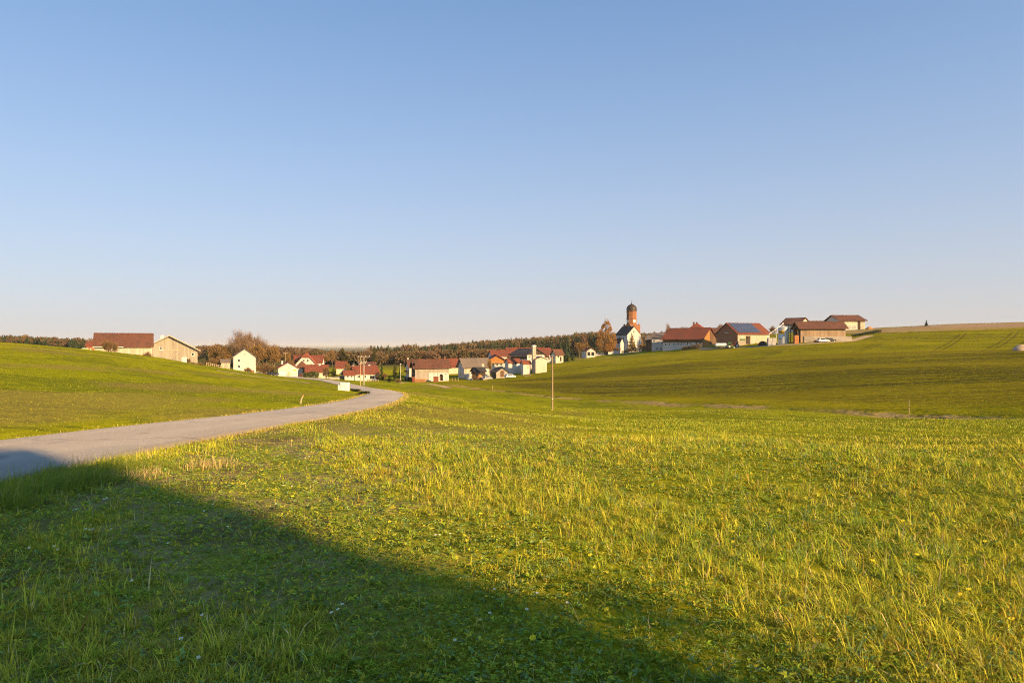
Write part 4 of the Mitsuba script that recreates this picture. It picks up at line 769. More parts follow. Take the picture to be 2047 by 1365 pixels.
def tree_groups(kind, seed):
    """two shape groups (trunk with its limbs; crown) of one tree, 1 high and 1 wide"""
    gid = f'tree_{kind}_{seed}'
    if gid in _groups: return gid
    g = np.random.default_rng(seed + 100); _groups[gid] = True
    if kind in ('bare', 'budding', 'golden', 'shrub'):
        lv = {'bare': 5, 'budding': 4, 'golden': 4, 'shrub': 3}[kind]
        limbs, ends = branch_tree(seed, 1.0, 0.75 if kind != 'golden' else 0.6, levels=lv, up=0.5 if kind != 'shrub' else 0.3, clear=.2)
        if kind == 'shrub':
            for k in range(6):
                l2, e2 = branch_tree(seed * 7 + k, .9, 0.8, levels=3, up=.4); an = k * 1.05
                Rm = trimesh.transformations.rotation_matrix(.55, [math.cos(an), math.sin(an), 0])[:3, :3]
                limbs += [([Rm @ p for p in a], b * .7, c) for a, b, c in l2]; ends += [(Rm @ p, Rm @ d, L) for p, d, L in e2]
        wood = cat([tube(*l, cap=False) for l in limbs])
        E = np.array([e[0] for e in ends]); D = np.array([e[1] for e in ends])
        m = int({'bare': 5200, 'budding': 4600, 'golden': 5200, 'shrub': 2600}[kind] / len(E)) + 1
        P0 = np.repeat(E, m, 0) + g.normal(0, .028, (len(E) * m, 3)); d = np.repeat(D, m, 0) + g.normal(0, .55, (len(E) * m, 3)); d /= np.linalg.norm(d, axis=1, keepdims=True); N = len(P0)
        if kind == 'bare': v, f = slivers(P0, d, g.uniform(.03, .10, N), np.full(N, .0034), g); cols = ((.29, .19, .12), (.34, .21, .12), (.22, .15, .105))
        elif kind == 'shrub': v, f = slivers(P0, d, g.uniform(.05, .15, N), np.full(N, .010), g); cols = ((.24, .13, .065), (.30, .17, .075), (.17, .13, .05))
        else:
            big = .028 if kind == 'budding' else .034
            v, f = slivers(P0, d, g.uniform(.5, 1.2, N) * big, np.full(N, big * .75), g); cols = ((.36, .20, .075), (.28, .155, .06), (.23, .165, .055)) if kind == 'budding' else ((.44, .21, .06), (.35, .16, .048), (.28, .165, .045))
        if kind == 'golden':                      # a full, pear-shaped crown of small leaf sprays down to the lower trunk
            q = g.normal(0, 1, (26000, 3)); z = g.uniform(.10, 1, 26000); an = g.uniform(0, 6.283, 26000); prof = np.interp(z, [.08, .16, .30, .45, .60, .72, .85, .95, 1.0], [.15, .38, .50, .48, .40, .27, .20, .12, .03]); rr = prof * g.uniform(.2, 1, 26000) ** .45
            q = np.column_stack([rr * np.cos(an), rr * np.sin(an), z]); keep = meshkit.fbm(q * [7, 7, 9], 3, seed) > .50; q = q[keep][:6500]; N = len(q)
            dd_ = g.normal(0, 1, (N, 3)); dd_ /= np.linalg.norm(dd_, axis=1, keepdims=True); v, f = slivers(q, dd_, g.uniform(.5, 1.2, N) * .034, np.full(N, .024), g)
        c = np.repeat(np.array(cols)[g.integers(0, 3, N)] * g.uniform(.75, 1.25, (N, 1)), 3, 0)
        if kind == 'golden': wood.vertices *= [.42, .42, .62 / max(wood.vertices[:, 2].max(), .1)]; ms = [wood, trimesh.Trimesh(v, f, process=False)]; wood.vertices[:, 2] *= 1.35
        else: ms = normalise([wood, trimesh.Trimesh(v, f, process=False)])
        scene[gid + '_trunk'] = {'type': 'shapegroup', 'shape': mikit.ply(ms[0], 'bark', smooth=True, color=bark_col(ms[0], (.17, .12, .085), g))}
        scene[gid + '_crown'] = {'type': 'shapegroup', 'shape': mikit.ply(ms[1], 'leaf', color=c)}
    else:
        # conifers: whorls of drooping, ragged branch fans round a straight trunk
        lv = 22 if kind != 'thuja' else 16; vs, fs, cs = [], [], []; o = 0
        cols = {'spruce': ((.045, .075, .028), (.060, .090, .030), (.030, .052, .022)), 'golden_spruce': ((.27, .19, .05), (.18, .16, .04), (.34, .21, .055)), 'pine': ((.085, .085, .024), (.12, .085, .030), (.06, .065, .022)), 'thuja': ((.060, .085, .022), (.11, .115, .026), (.045, .06, .018))}[kind]
        for i in range(lv):
            t = (i + .3) / lv
            if kind == 'thuja': z = .02 + .93 * t; rad = .5 * math.sin(PI * min(1, .12 + .90 * t) ** .75) ** .8
            elif kind == 'pine': z = .28 + .70 * t; rad = .5 * (math.sin(PI * (.15 + .83 * t)) ** .7) * g.uniform(.7, 1.1)
            else: z = (.12 if kind == 'golden_spruce' else .05) + .90 * t; rad = .5 * (1 - t) ** .85 * g.uniform(.82, 1.12)
            k = max(5, int(15 * (1 - t * .6)))
            for j in range(k):
                an = g.uniform(0, 6.28); rr = rad * g.uniform(.65, 1.12); dz = -.05 * g.uniform(.3, 1.6) * (1.0 if kind != 'thuja' else -2.0)
                d = np.array([math.cos(an), math.sin(an), 0]); s = np.array([-math.sin(an), math.cos(an), 0]); c = np.array(cols[g.integers(0, 3)]) * g.uniform(.8, 1.2)
                for q in range(3):
                    r0 = rr * (.15 + .28 * q); r1 = rr * (.55 + .24 * q); w = rr * .30 * g.uniform(.7, 1.3); zo = z + dz * (r0 / max(rr, .01)); z1 = z + dz * (r1 / max(rr, .01)) - .012; sh = g.normal(0, .12)
                    p0 = d * r0; p0[2] = zo
                    vs += [p0 - s * w * .5 + [0, 0, g.normal(0, .012)], p0 + s * w * .5 + [0, 0, g.normal(0, .012)], d * r1 + s * w * sh + [0, 0, z1], d * (r0 * .6) + [0, 0, zo + .022]]
                    fs += [[o, o + 1, o + 2], [o, o + 3, o + 1]]; cs += [c * .9, c, c * 1.15, c * .8]; o += 4
        m = trimesh.Trimesh(np.array(vs), np.array(fs), process=False); wood = tube([(0, 0, -.02), (0, 0, .5), (0, 0, .97)], [.018, .012, .003], 7)
        scene[gid + '_trunk'] = {'type': 'shapegroup', 'shape': mikit.ply(wood, 'bark', smooth=True, color=bark_col(wood, (.12, .085, .06), g))}
        scene[gid + '_crown'] = {'type': 'shapegroup', 'shape': mikit.ply(m, 'leaf', color=np.array(cs))}
    return gid
_kindname = {'bare': ('bare_tree', 'tree'), 'budding': ('budding_tree', 'tree'), 'golden': ('golden_tree', 'tree'), 'shrub': ('shrub', 'shrub'), 'spruce': ('spruce', 'tree'), 'golden_spruce': ('spruce', 'tree'), 'pine': ('pine_tree', 'tree'), 'thuja': ('evergreen_shrub', 'shrub')}
def tree(kind, label, px, top, wide, Y, seed=None, group=None):
    x = ray(px) * Y; z = gz(x, Y) - .15; h = zat(top, Y) - z; w = wide / FOCAL * Y
    name, c = _kindname[kind]; key = thing(name, label, c, group); seed = seed or 1 + (sum(map(ord, key)) + int(px)) % 3
    gid = tree_groups(kind, seed); M = place(x, Y, z, R.uniform(0, 360), (w, w, h))
    instance(key + '__trunk', gid + '_trunk', M); instance(key + '__crown', gid + '_crown', M)
    for s_ in ('__trunk', '__crown'): _used.add(key + s_)
    return key
# left-hand rise and the white gable-fronted house
tree('shrub', 'bare brown shrub standing before the pale wall of the long left barn', 218.5, 673.5, 30, 199)
tree('shrub', 'reddish bare shrub at the right end of the pale barn wall', 294, 700, 17, 204)
tree('shrub', 'low red bush beside the right corner of the grey board barn', 376, 713, 10, 226)
tree('spruce', 'narrow dark spruce at the left edge of the clump behind the white gable-fronted house', 414, 688, 14, 312)
tree('budding', 'leftmost broad tree of the clump, brown, left of the white gable-fronted house', 428, 684, 36, 302)
tree('budding', 'second broad brown tree from the left in the clump behind the white gable-fronted house', 446, 688, 34, 298)
tree('bare', 'tallest bare tree of the clump, directly above the roof of the white gable-fronted house', 470, 653, 62, 303, 2)
tree('bare', 'bare tree right of the tallest tree behind the white gable-fronted house', 500, 658, 46, 312, 3)
tree('pine', 'dark green pine showing between the bare trees right of the tallest one', 509, 671, 20, 318)
tree('bare', 'wide bare tree at the right of the clump behind the white gable-fronted house', 529, 673, 66, 299, 1)
tree('budding', 'orange-brown tree filling the gap at the right shoulder of the white gable-fronted house', 510, 684, 50, 290)
tree('budding', 'rightmost brown tree of the clump, beyond the white gable-fronted house', 549, 684, 38, 292)
tree('shrub', 'tangle of bare shrubs below the clump, left of the little tan shed', 429, 711, 36, 262)
tree('shrub', 'bare shrub growing between the tan shed and the white gable-fronted house', 458, 714, 16, 268)
tree('shrub', 'rounded brown bush against the front of the white gable-fronted house', 495, 732.5, 14, 255)
tree('shrub', 'bare undergrowth right of the white gable-fronted house', 530, 722, 34, 268)
tree('budding', 'orange tree beside the small far power pole, behind the low garage', 575, 700, 18, 335)
tree('budding', 'narrow yellow-brown tree between the low garage and the clipped gable', 586, 718, 9, 284)
tree('shrub', 'bare brown shrub at the right end of the low red cottage', 652, 729, 14, 259)
tree('thuja', 'dark green cone-shaped shrub left of the two small red roofs', 667, 733.5, 17, 257)
tree('budding', 'bright yellow bush above the small attached garage', 695.5, 723, 15, 286)
tree('budding', 'orange tree with a thin crown left of the dark pines behind the village', 665, 697, 16, 400)
tree('pine', 'broad dark pine left of the power poles, behind the village', 684.5, 693.5, 28, 415)
tree('budding', 'brown tree standing low between the clipped gable and the broad dark pine', 647, 710, 24, 385)
tree('spruce', 'first spruce left of the power poles, behind the village', 708, 696, 13, 430)
tree('spruce', 'spruce right behind the power poles', 722, 694.5, 14, 432)
tree('bare', 'bare tree between the two tall conifers right of the power poles', 736, 695, 18, 436, 1)
tree('pine', 'tallest dark conifer right of the power poles', 748, 692, 16, 412)
tree('spruce', 'spruce at the right-hand end of the bungalow', 763, 722.5, 17, 277)
tree('thuja', 'small rounded evergreen in front of the spruce beside the bungalow', 756, 741, 12, 266)
tree('budding', 'brown bush right of the bungalow, below the spruce', 769, 745, 11, 262)
tree('thuja', 'tall green evergreen left of the white street lamp', 789.5, 726.5, 15, 281)
tree('spruce', 'dark spruce just behind the white street lamp', 799, 731, 11, 286)
tree('thuja', 'round clipped dark bush on the grass below the street lamp', 778.5, 749.5, 12, 256)
tree('shrub', 'low brown bush on the grass at the left corner of the timber barn', 795.5, 756.5, 13, 250)
tree('budding', 'slender orange bush in the yard before the chalet', 979.5, 714, 11, 264)
tree('shrub', 'dark bush beside the grey tarpaulin in the farmyard', 946.5, 745.5, 8, 262)
tree('spruce', 'dark blue-green spruce right of the wooden pole', 1131, 687.5, 17, 330)
tree('spruce', 'smaller dark spruce right of the big dark one near the wooden pole', 1144.5, 694, 12, 336)
tree('budding', 'orange tree between the dark spruces and the small white gabled house', 1157, 683, 24, 345)
tree('budding', 'orange tree close behind the left wall of the small white gabled house', 1169, 684, 18, 366)
tree('golden', 'tall golden brown tree left of the church, the largest tree on the hill', 1212, 637, 44, 372, 2)
tree('golden_spruce', 'golden-lit spruce with a bare lower trunk in front of the church', 1263, 664.5, 30, 377)
tree('bare', 'small round-headed bare tree left of the spruce before the church', 1236, 692.5, 21, 371, 3)
tree('budding', 'small orange tree right of the spruce before the church', 1282, 687, 21, 372)
tree('bare', 'bare tree rising behind the grey roofed house right of the church', 1331, 642, 22, 392, 2)
tree('bare', 'bare tree top showing left of the two chimneys', 1363, 649.5, 20, 388, 1)
tree('bare', 'bare tree behind the brick barn and red farmhouse', 1438, 645, 26, 366, 3)
tree('shrub', 'dark shrub behind the metal silo', 1545, 649, 14, 330)
tree('spruce', 'lone small spruce on the skyline of the right-hand field', 1852, 638, 10.5, 308)
# hedges: one thing each, foliage over a frame of stems
def hedge(label, a, b, height, depth, cols, n=2600, name='hedge', leaf_=0.16):
    g = np.random.default_rng(abs(int(a[0] * 7))); A, B = np.array(a[:2]), np.array(b[:2]); key = thing(name, label, 'hedge')
    t = g.uniform(0, 1, n); d = (B - A) / np.linalg.norm(B - A); nrm_ = np.array([-d[1], d[0]])
    xy = A + (B - A) * t[:, None] + nrm_ * (g.normal(0, .38, n) * depth)[:, None]; z = ground(xy[:, 0], xy[:, 1]) + height * g.uniform(0, 1, n) ** .8 * (0.75 + .5 * meshkit.noise(np.column_stack([t * 9, t * 0, t * 0])))
    D = g.normal(0, 1, (n, 3)); D[:, 2] += .5; D /= np.linalg.norm(D, axis=1, keepdims=True)
    v, f = slivers(np.column_stack([xy, z]), D, g.uniform(.6, 1.5, n) * leaf_ * 1.6, np.full(n, leaf_), g)
    part(key, 'foliage', (v, f), 'leaf', color=np.repeat(np.array(cols)[g.integers(0, len(cols), n)] * g.uniform(.75, 1.25, (n, 1)), 3, 0))
    st = [tube([(*(A + (B - A) * q), gz(*(A + (B - A) * q)) - .1), (*(A + (B - A) * q + g.normal(0, .1, 2)), gz(*(A + (B - A) * q)) + height * .8)], .03, 4) for q in np.linspace(.02, .98, 14)]
    m = cat(st); part(key, 'stems', m, 'bark', color=bark_col(m, (.14, .10, .07), g))
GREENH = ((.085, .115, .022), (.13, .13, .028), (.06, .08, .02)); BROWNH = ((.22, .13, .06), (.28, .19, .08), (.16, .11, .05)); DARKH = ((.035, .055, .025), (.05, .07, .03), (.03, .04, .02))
def gp(px, Y): return (ray(px) * Y, Y)
hedge('clipped green hedge between the low garage and the low red cottage', gp(608, 254), gp(636, 252), 2.1, 1.3, GREENH)
hedge('brown untrimmed hedge before the right half of the red farmhouse', gp(1364, 305), gp(1402, 297), 2.0, 1.4, BROWNH)
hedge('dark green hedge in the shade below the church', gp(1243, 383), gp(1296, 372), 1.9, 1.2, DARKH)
hedge('long dark strip of low scrub on the bank right of the timber shed', gp(1703, 282), gp(1760, 290), 1.0, 1.5, DARKH)
hedge('thin reddish brown hedge along the fence right of the grey board barn', gp(362, 224), gp(408, 228), .8, .6, BROWNH, n=900)
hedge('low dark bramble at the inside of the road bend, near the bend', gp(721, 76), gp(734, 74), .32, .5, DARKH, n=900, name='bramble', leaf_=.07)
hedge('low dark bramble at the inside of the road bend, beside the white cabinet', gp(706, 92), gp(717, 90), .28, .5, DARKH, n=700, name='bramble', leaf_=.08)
# woods on the skyline: each reads as one mass
def template(kind, seed):
    g = np.random.default_rng(seed); v, f, o = [], [], 0
    if kind == 'c':
        for i in range(8):
            t = i / 8; z = .10 + .86 * t; rad = .5 * (1 - t) ** .8
            for j in range(7):
                an = j * .9 + i * .5 + g.normal(0, .25); rr = rad * g.uniform(.75, 1.15); d = np.array([math.cos(an), math.sin(an), 0]); s = np.array([-d[1], d[0], 0])
                v += [np.array([0, 0, z + .13]), d * rr - s * rr * .35 + [0, 0, z - .02 + g.normal(0, .015)], d * rr * 1.1 + [0, 0, z - .05], d * rr + s * rr * .35 + [0, 0, z - .02 + g.normal(0, .015)]]; f += [[o, o + 1, o + 2], [o, o + 2, o + 3]]; o += 4
    else:
        n = 260; u = g.normal(0, 1, (n, 3)); u /= np.linalg.norm(u, axis=1, keepdims=True); u *= g.uniform(.35, 1, (n, 1)) ** .5; p = u * [.46, .46, .36] + [0, 0, .62]
        for q in p:
            D = g.normal(0, 1, (2, 3)) * .085; v += [q, q + D[0], q + D[1]]; f.append([o, o + 1, o + 2]); o += 3
    k = 4; b = np.array([[math.cos(a) * .014, math.sin(a) * .014, 0] for a in np.arange(k) * PI / 2]); top = np.array([0, 0, .6]); v += list(b) + [top]; f += [[o + i, o + (i + 1) % k, o + k] for i in range(k)]
    return np.array(v), np.array(f)
_tp = {k: [template(k, s) for s in range(5)] for k in 'cd'}
def wood(name, label, pts, Y0, Y1, n, mixd, hmin, con, dec, seed, wid=(3.5, 6.0), rows=None):
    """trees between the columns pts[0][0]..pts[-1][0]; pts = (px, row of the tree tops seen in the photograph)"""
    g = np.random.default_rng(seed); V, F, C, o = [], [], [], 0; px_, py_ = np.array(pts).T
    for i in range(n):
        px = g.uniform(px_[0], px_[-1]); Y = g.uniform(Y0, Y1); back = (Y - Y0) / (Y1 - Y0); x = ray(px) * Y; z = gz(x, Y) - .4
        d = g.random() < mixd * (1.5 - back); top = zat(np.interp(px, px_, py_) + abs(g.normal(0, 2.0)) * 550 / Y + (1 - back) * (3.5 if not d else 6) * 550 / Y, Y); h = max(top - z, hmin * g.uniform(.8, 1.1)); w = g.uniform(*wid) * (1.45 if d else 1)
        v, f = _tp['d' if d else 'c'][g.integers(0, 5)]; a = g.uniform(0, 6.28); ca, sa = math.cos(a), math.sin(a)
        V.append(np.column_stack([(v[:, 0] * ca - v[:, 1] * sa) * w + x, (v[:, 0] * sa + v[:, 1] * ca) * w + Y, v[:, 2] * h + z])); F.append(f + o); o += len(v)
        c = np.array((dec if d else con)[g.integers(0, 3)]) * g.uniform(.85, 1.15); c = c * g.uniform(.85, 1.15, (len(v), 1)); c[-5:] = (.075, .055, .04); C.append(c)
    single(name, label, 'wood', (np.vstack(V), np.vstack(F)), 'leaf', kind='stuff', color=np.vstack(C))
CON = ((.050, .072, .028), (.070, .082, .028), (.035, .052, .024)); DEC = ((.20, .125, .06), (.16, .095, .05), (.14, .11, .045))
wood('mixed_wood', 'long mixed wood of dark spruces and orange-brown trees rising towards the church', [(740, 699), (830, 696), (838, 691), (860, 688.5), (900, 684.5), (950, 679.5), (1000, 677), (1050, 673), (1100, 671), (1150, 664.5), (1180, 660.5), (1200, 661), (1240, 664), (1300, 664)], 560, 730, 1750, .17, 14, CON, DEC, 61)
wood('hill_wood', 'wood on the skyline between the church and the red farmhouse', [(1275, 663), (1292, 664), (1305, 662), (1320, 661), (1345, 659), (1420, 660), (1480, 662)], 560, 640, 240, .3, 10, CON, DEC, 62)
wood('left_wood', 'olive brown wood on the skyline left of the long barn', [(-160, 664), (0, 667.5), (60, 668.5), (120, 674), (165, 680), (200, 688), (260, 694)], 470, 560, 560, .28, 8, CON, DEC, 63)
wood('valley_wood', 'brown wood low on the skyline behind the white gable-fronted house', [(250, 697), (400, 699), (480, 696), (560, 702), (640, 705)], 520, 600, 420, .70, 9, CON, DEC, 64)
wood('far_wood', 'distant blue-grey wooded hill between the bare trees and the clipped gable', [(420, 699), (540, 692), (570, 691.5), (605, 692.5), (630, 695.5), (660, 700), (720, 703), (800, 703)], 1380, 1560, 560, .12, 12, CON, DEC, 65, wid=(5, 8))
wood('village_grove', 'brown leafless trees standing close behind the village bungalow and timber barn', [(640, 716), (690, 712), (760, 706), (800, 700), (840, 701), (860, 706), (920, 706), (1000, 702)], 430, 500, 330, .90, 8, CON, DEC, 66, wid=(4.5, 7.5))
# tall slender evergreens beside the barn behind the camera: the fringe of its shadow
_n = np.array([_d[1], -_d[0]])
for i_, (dist_, off_, h_, w_, lab_) in enumerate(((27, .75, 15.5, 2.6, 'first slender cypress behind the camera, nearest the barn corner'), (33, .5, 18, 2.8, 'second slender cypress behind the camera, tallest beside the barn'), (41, .95, 19.5, 3.0, 'third slender cypress behind the camera, farthest from the meadow'))):
    q_ = np.array([1.15, 3.4]) + _d * dist_ + _n * off_; k_ = thing('cypress', lab_, 'tree', 'slender evergreens beside the barn behind the camera'); gid = tree_groups('thuja', 3 + i_); M_ = place(*q_, gz(*q_) - .1, 40 * i_, (w_, w_, h_))
    instance(k_ + '__trunk', gid + '_trunk', M_); instance(k_ + '__crown', gid + '_crown', M_)
# ------------------------------------------------------------------ yards, tracks, poles, machines, small things
def ribbon(pts, half, lift=0.012, mat='gravel', name='farm_track', step=1.0):
    p = np.array(pts, float); s = np.concatenate([[0], np.cumsum(np.linalg.norm(np.diff(p, axis=0), axis=1))]); t = np.arange(0, s[-1], step); q = np.column_stack([np.interp(t, s, p[:, 0]), np.interp(t, s, p[:, 1])])
    d = np.gradient(q, axis=0); d /= np.linalg.norm(d, axis=1, keepdims=True); n = np.column_stack([d[:, 1], -d[:, 0]]); rows = []
    for c in (-1, -.5, 0, .5, 1):
        w = half * (1 + .25 * (meshkit.noise(np.column_stack([t * .3, t * 0 + c * 9, t * 0])) - .5) * (abs(c) == 1)); e = q + n * (c * w)[:, None]; rows.append(np.column_stack([e, ground(e[:, 0], e[:, 1]) + lift + (.05 if abs(c) < 1 else -.06)]))
    v = np.stack(rows, 1); i = np.arange(v.shape[0] * 5).reshape(-1, 5); structure(name, (v.reshape(-1, 3), np.stack([i[:-1, :-1], i[:-1, 1:], i[1:, 1:], i[1:, :-1]], -1).reshape(-1, 4)), mat, smooth=True)
def _gravel(p, n, uv):
    a = fbm(p.x * 1.1, p.y * 1.1, 1.0); f = noise(p.x * 9, p.y * 9, 2.0); return mix((0.36, 0.27, 0.18), (0.22, 0.16, 0.10), dr.clip(1.4 * (a - .3) + .3 * f, 0, 1))
plain('sand', (.46, .34, .23), .9, spec=.05)
textured('gravel', _gravel, rough=.95, spec=.05)
ribbon([gp(1404, 296), gp(1440, 288), gp(1480, 279), gp(1530, 270), gp(1580, 258), gp(1612, 254), gp(1652, 255), gp(1700, 262), gp(1738, 281)], 2.4)
ribbon([gp(800, 252), gp(822, 240), gp(850, 222), gp(882, 200), gp(898, 184)], 1.1, name='dirt_path')
a_, b_, c_ = hit(432, 741), hit(520, 753), hit(622, 766); ribbon([a_[:2], b_[:2], c_[:2]], .55, name='meadow_path')
def upright(px, py0, py1, Y, rad0, rad1, sides=9):
    x = ray(px) * Y; return x, tube([(x, Y, gz(x, Y) - .4), (x, Y, (gz(x, Y) + zat(py1, Y)) / 2), (x, Y, zat(py1, Y))], [rad0, (rad0 + rad1) / 2, rad1], sides)
# wooden pole in the meadow
p = hit(1104.3, 820); Yp = p[1]; t = thing('wooden_pole', 'single tall wooden pole standing alone in the meadow right of the village', 'pole')
x, m = upright(1104.3, 820, 712, Yp, .075, .058); part(t, 'shaft', m, 'pole_wood', smooth=40)
zt = zat(712, Yp); b = part(t, 'bracket', tube([(x, Yp, zt - .25), (x - .22, Yp, zt - .22), (x - .25, Yp, zt - .05)], .022, 6), 'steel'); part(b, 'insulator', lathe([(.01, zt - .08), (.06, zt - .06), (.045, zt), (.06, zt + .04), (.02, zt + .10), (.001, zt + .105)], 10, (x - .25, Yp, 0)), 'white_paint', smooth=50)
part(t, 'cap', trimesh.creation.cone(.12, .10, sections=10).apply_transform(place(x, Yp, zt)), 'steel'); part(t, 'number_plate', box(x - .05, x + .05, Yp - .139, Yp - .131, zat(798, Yp), zat(796, Yp)), 'white_paint')
# power poles by the road
def power_pole(label, px, top, Y, rad, arms, mat):
    t = thing('power_pole', label, 'power pole'); x, m = upright(px, 0, top, Y, rad, rad * .72); part(t, 'shaft', m, mat, smooth=40)
    for cx, py, wpx in arms:
        z = zat(py, Y); w = wpx / FOCAL * Y; xc = ray(cx) * Y; k = part(t, 'crossarm', box(xc - w / 2, xc + w / 2, Y - rad - .13, Y - rad - .01, z - .06, z + .06), mat if mat != 'pole_wood' else 'steel')
        for q in np.linspace(-.46, .46, 4 if wpx > 15 else 2): part(k, 'insulator', lathe([(.01, z + .061), (.055, z + .07), (.04, z + .15), (.055, z + .2), (.01, z + .26)], 8, (xc + q * w, Y - rad - .07, 0)), 'white_paint', smooth=50)
    return t
Yq = hit(727.3, 771)[1]
power_pole('thick pale concrete power pole with a wide crossarm beside the road', 727.2, 713, Yq, .15, [(727.5, 712.8, 24), (727.5, 723.3, 11), (727.5, 726.3, 8)], 'concrete')
power_pole('thinner wooden power pole close to the left of the thick concrete one', 720.3, 714, Yq + 1.5, .075, [(720.3, 727.5, 7)], 'straw_wood')
power_pole('small farther power pole with one short crossarm above the bungalow roof', 716.6, 719.5, 330, .11, [(716.6, 720.3, 12.5)], 'concrete')
power_pole('small power pole with one crossarm far left, before the orange tree behind the garage', 571, 704.5, 300, .11, [(571, 705.6, 9)], 'straw_wood')
# white cabinet beside the road
c = hit(686, 780.5); s = FOCAL / c[1]; t = thing('cabinet', 'white utility cabinet on the grass beside the road, before the bend', 'cabinet'); x0, x1 = ray(680.3) * c[1], ray(695.7) * c[1]; zb = gz(c[0], c[1]); zt = zat(765.8, c[1])
part(t, 'body', box(x0, x1, c[1], c[1] + .8, zb - .2, zt), 'white_paint'); part(t, 'lid', box(x0 - .05, x1 + .05, c[1] - .05, c[1] + .85, zt + .002, zt + .06), 'white_paint')
for q in (0, 1): d = part(t, 'door', box(x0 + .04 + q * (x1 - x0) / 2, x0 - .04 + (q + 1) * (x1 - x0) / 2, c[1] - .03, c[1] - .003, zb + .12, zt - .08), 'white_paint'); part(d, 'handle', box((x0 + x1) / 2 + (q - .5) * .18 - .02, (x0 + x1) / 2 + (q - .5) * .18 + .02, c[1] - .055, c[1] - .032, zb + .55, zb + .72), 'steel')
part(t, 'side_box', box(x0 - .32, x0 - .004, c[1] + .08, c[1] + .7, zb - .2, zat(769.5, c[1])), 'white_paint'); part(t, 'side_pipe', tube([(x0 - .16, c[1] + .4, zat(769.4, c[1])), (x0 - .16, c[1] + .4, zat(765, c[1]))], .05, 8), 'steel')
# street lamp
Yl = 262; x = ray(800.8) * Yl; t = thing('street_lamp', 'thin white street lamp left of the timber barn', 'street lamp'); part(t, 'pole', tube([(x, Yl, gz(x, Yl) - .3), (x, Yl, zat(729, Yl))], [.09, .06], 8), 'white_paint', smooth=40); part(t, 'lamp_head', lathe([(.05, zat(729, Yl)), (.26, zat(728.4, Yl)), (.22, zat(727.4, Yl)), (.02, zat(726.9, Yl))], 10, (x, Yl, 0)), 'white_paint', smooth=50)
# stakes
p = hit(600, 806.5); m = tube([p + [0, 0, -.3], p + np.array([.12, 0, .5]) * .45, np.array([ray(606.3) * p[1], p[1], zat(790.5, p[1])])], [.045, .045, .040], 7)
t = thing('stake', 'leaning pale wooden stake on the grass left of the road', 'stake'); part(t, 'shaft', m, 'straw_wood', smooth=40); part(t, 'cap', trimesh.creation.icosphere(1, .045).apply_translation((ray(606.3) * p[1], p[1], zat(790.5, p[1]))), 'orange_crate')
for px, py, top, lab in ((1817, 826, 799, 'thin upright stake with a withered stem beside the ditch at far right'), (984.8, 779, 770, 'short grey post beside the ditch left of the wooden pole')):
    p = hit(px, py); t = thing('post', lab, 'post'); part(t, 'shaft', tube([p - [0, 0, .3], [p[0], p[1], zat(top, p[1])]], [.022, .016] if px > 1500 else [.06, .05], 7), 'straw_wood')
    if px > 1500: part(t, 'stem', tube([p + [.06, 0, -.1], p + [.10, .02, .45], p + [.03, 0, .95]], [.012, .010, .004], 5), 'pole_wood'); part(t, 'tie', lathe([(.030, p[2] + .55), (.034, p[2] + .57), (.034, p[2] + .61), (.030, p[2] + .63)], 8, (p[0], p[1], 0)), 'rubber')
# fences: posts and rails are parts
def fence(label, a, b, n, h, rails, mat, name='fence'):
    t = thing(name, label, 'fence'); A, B = np.array(a), np.array(b)
    for q in np.linspace(0, 1, n): e = A + (B - A) * q; part(t, 'post', tube([(*e, gz(*e) - .3), (*e, gz(*e) + h)], .07, 6), mat)
    for r_ in rails: part(t, 'rail', tube([(*(A + (B - A) * q), gz(*(A + (B - A) * q)) + r_) for q in np.linspace(0, 1, n)], .05, 5), mat)
fence('open wooden rail fence between the timber barn and the grey roofed farmhouse', gp(903.8, 256), gp(917, 254), 3, 1.25, (.55, 1.1), 'straw_wood')
fence('brown post and rail fence below the tangle of bare shrubs at left', gp(412, 240), gp(444, 246), 9, 1.2, (.5, 1.0), 'straw_wood')
fence('low brown board fence right of the low garage', gp(597, 252), gp(605, 251), 4, 1.3, (.2, .45, .7, .95, 1.2), 'red_wood')
fence('grey fence in front of the low garage', gp(561, 247), gp(578, 246), 6, 1.0, (.5, .95), 'pale_planks')
fence('fence of thin stakes along the lawn of the bungalow', gp(733, 250), gp(757, 250), 8, .9, (.8,), 'straw_wood')
fence('fence along the yard right of the red farmhouse', gp(1412, 300), gp(1436, 296), 6, 1.4, (.6, 1.2), 'pole_wood')
# garden walls
def wall(label, a, b, h, d, mat):
    A, B = np.array(a), np.array(b); an = math.degrees(math.atan2(*(B - A)[::-1])); L = np.linalg.norm(B - A); z0 = min(gz(*A), gz(*B)) - .5; z1 = max(gz(*A), gz(*B)) + h; t = thing('garden_wall', label, 'wall'); M = place(A[0], A[1], 0, an)
    part(t, 'wall', moved(box(0, L, 0, d, z0, z1), M), mat); part(t, 'coping', moved(box(-.06, L + .06, -.06, d + .06, z1 + .002, z1 + .10), M), mat)
wall('low tan stone wall right of the low red cottage', gp(656.5, 255), gp(677, 254), .55, .4, 'cream_plaster')
wall('white churchyard wall left of the golden tree', gp(1191, 372), gp(1208, 374), 1.1, .4, 'white_plaster'); wall('white churchyard wall lit by the sun right of the golden tree', gp(1216, 381), gp(1230.5, 384), 1.6, .4, 'white_plaster')
wall('tan retaining wall in front of the yard right of the red farmhouse', gp(1398, 291), gp(1433, 286), .5, .5, 'concrete')
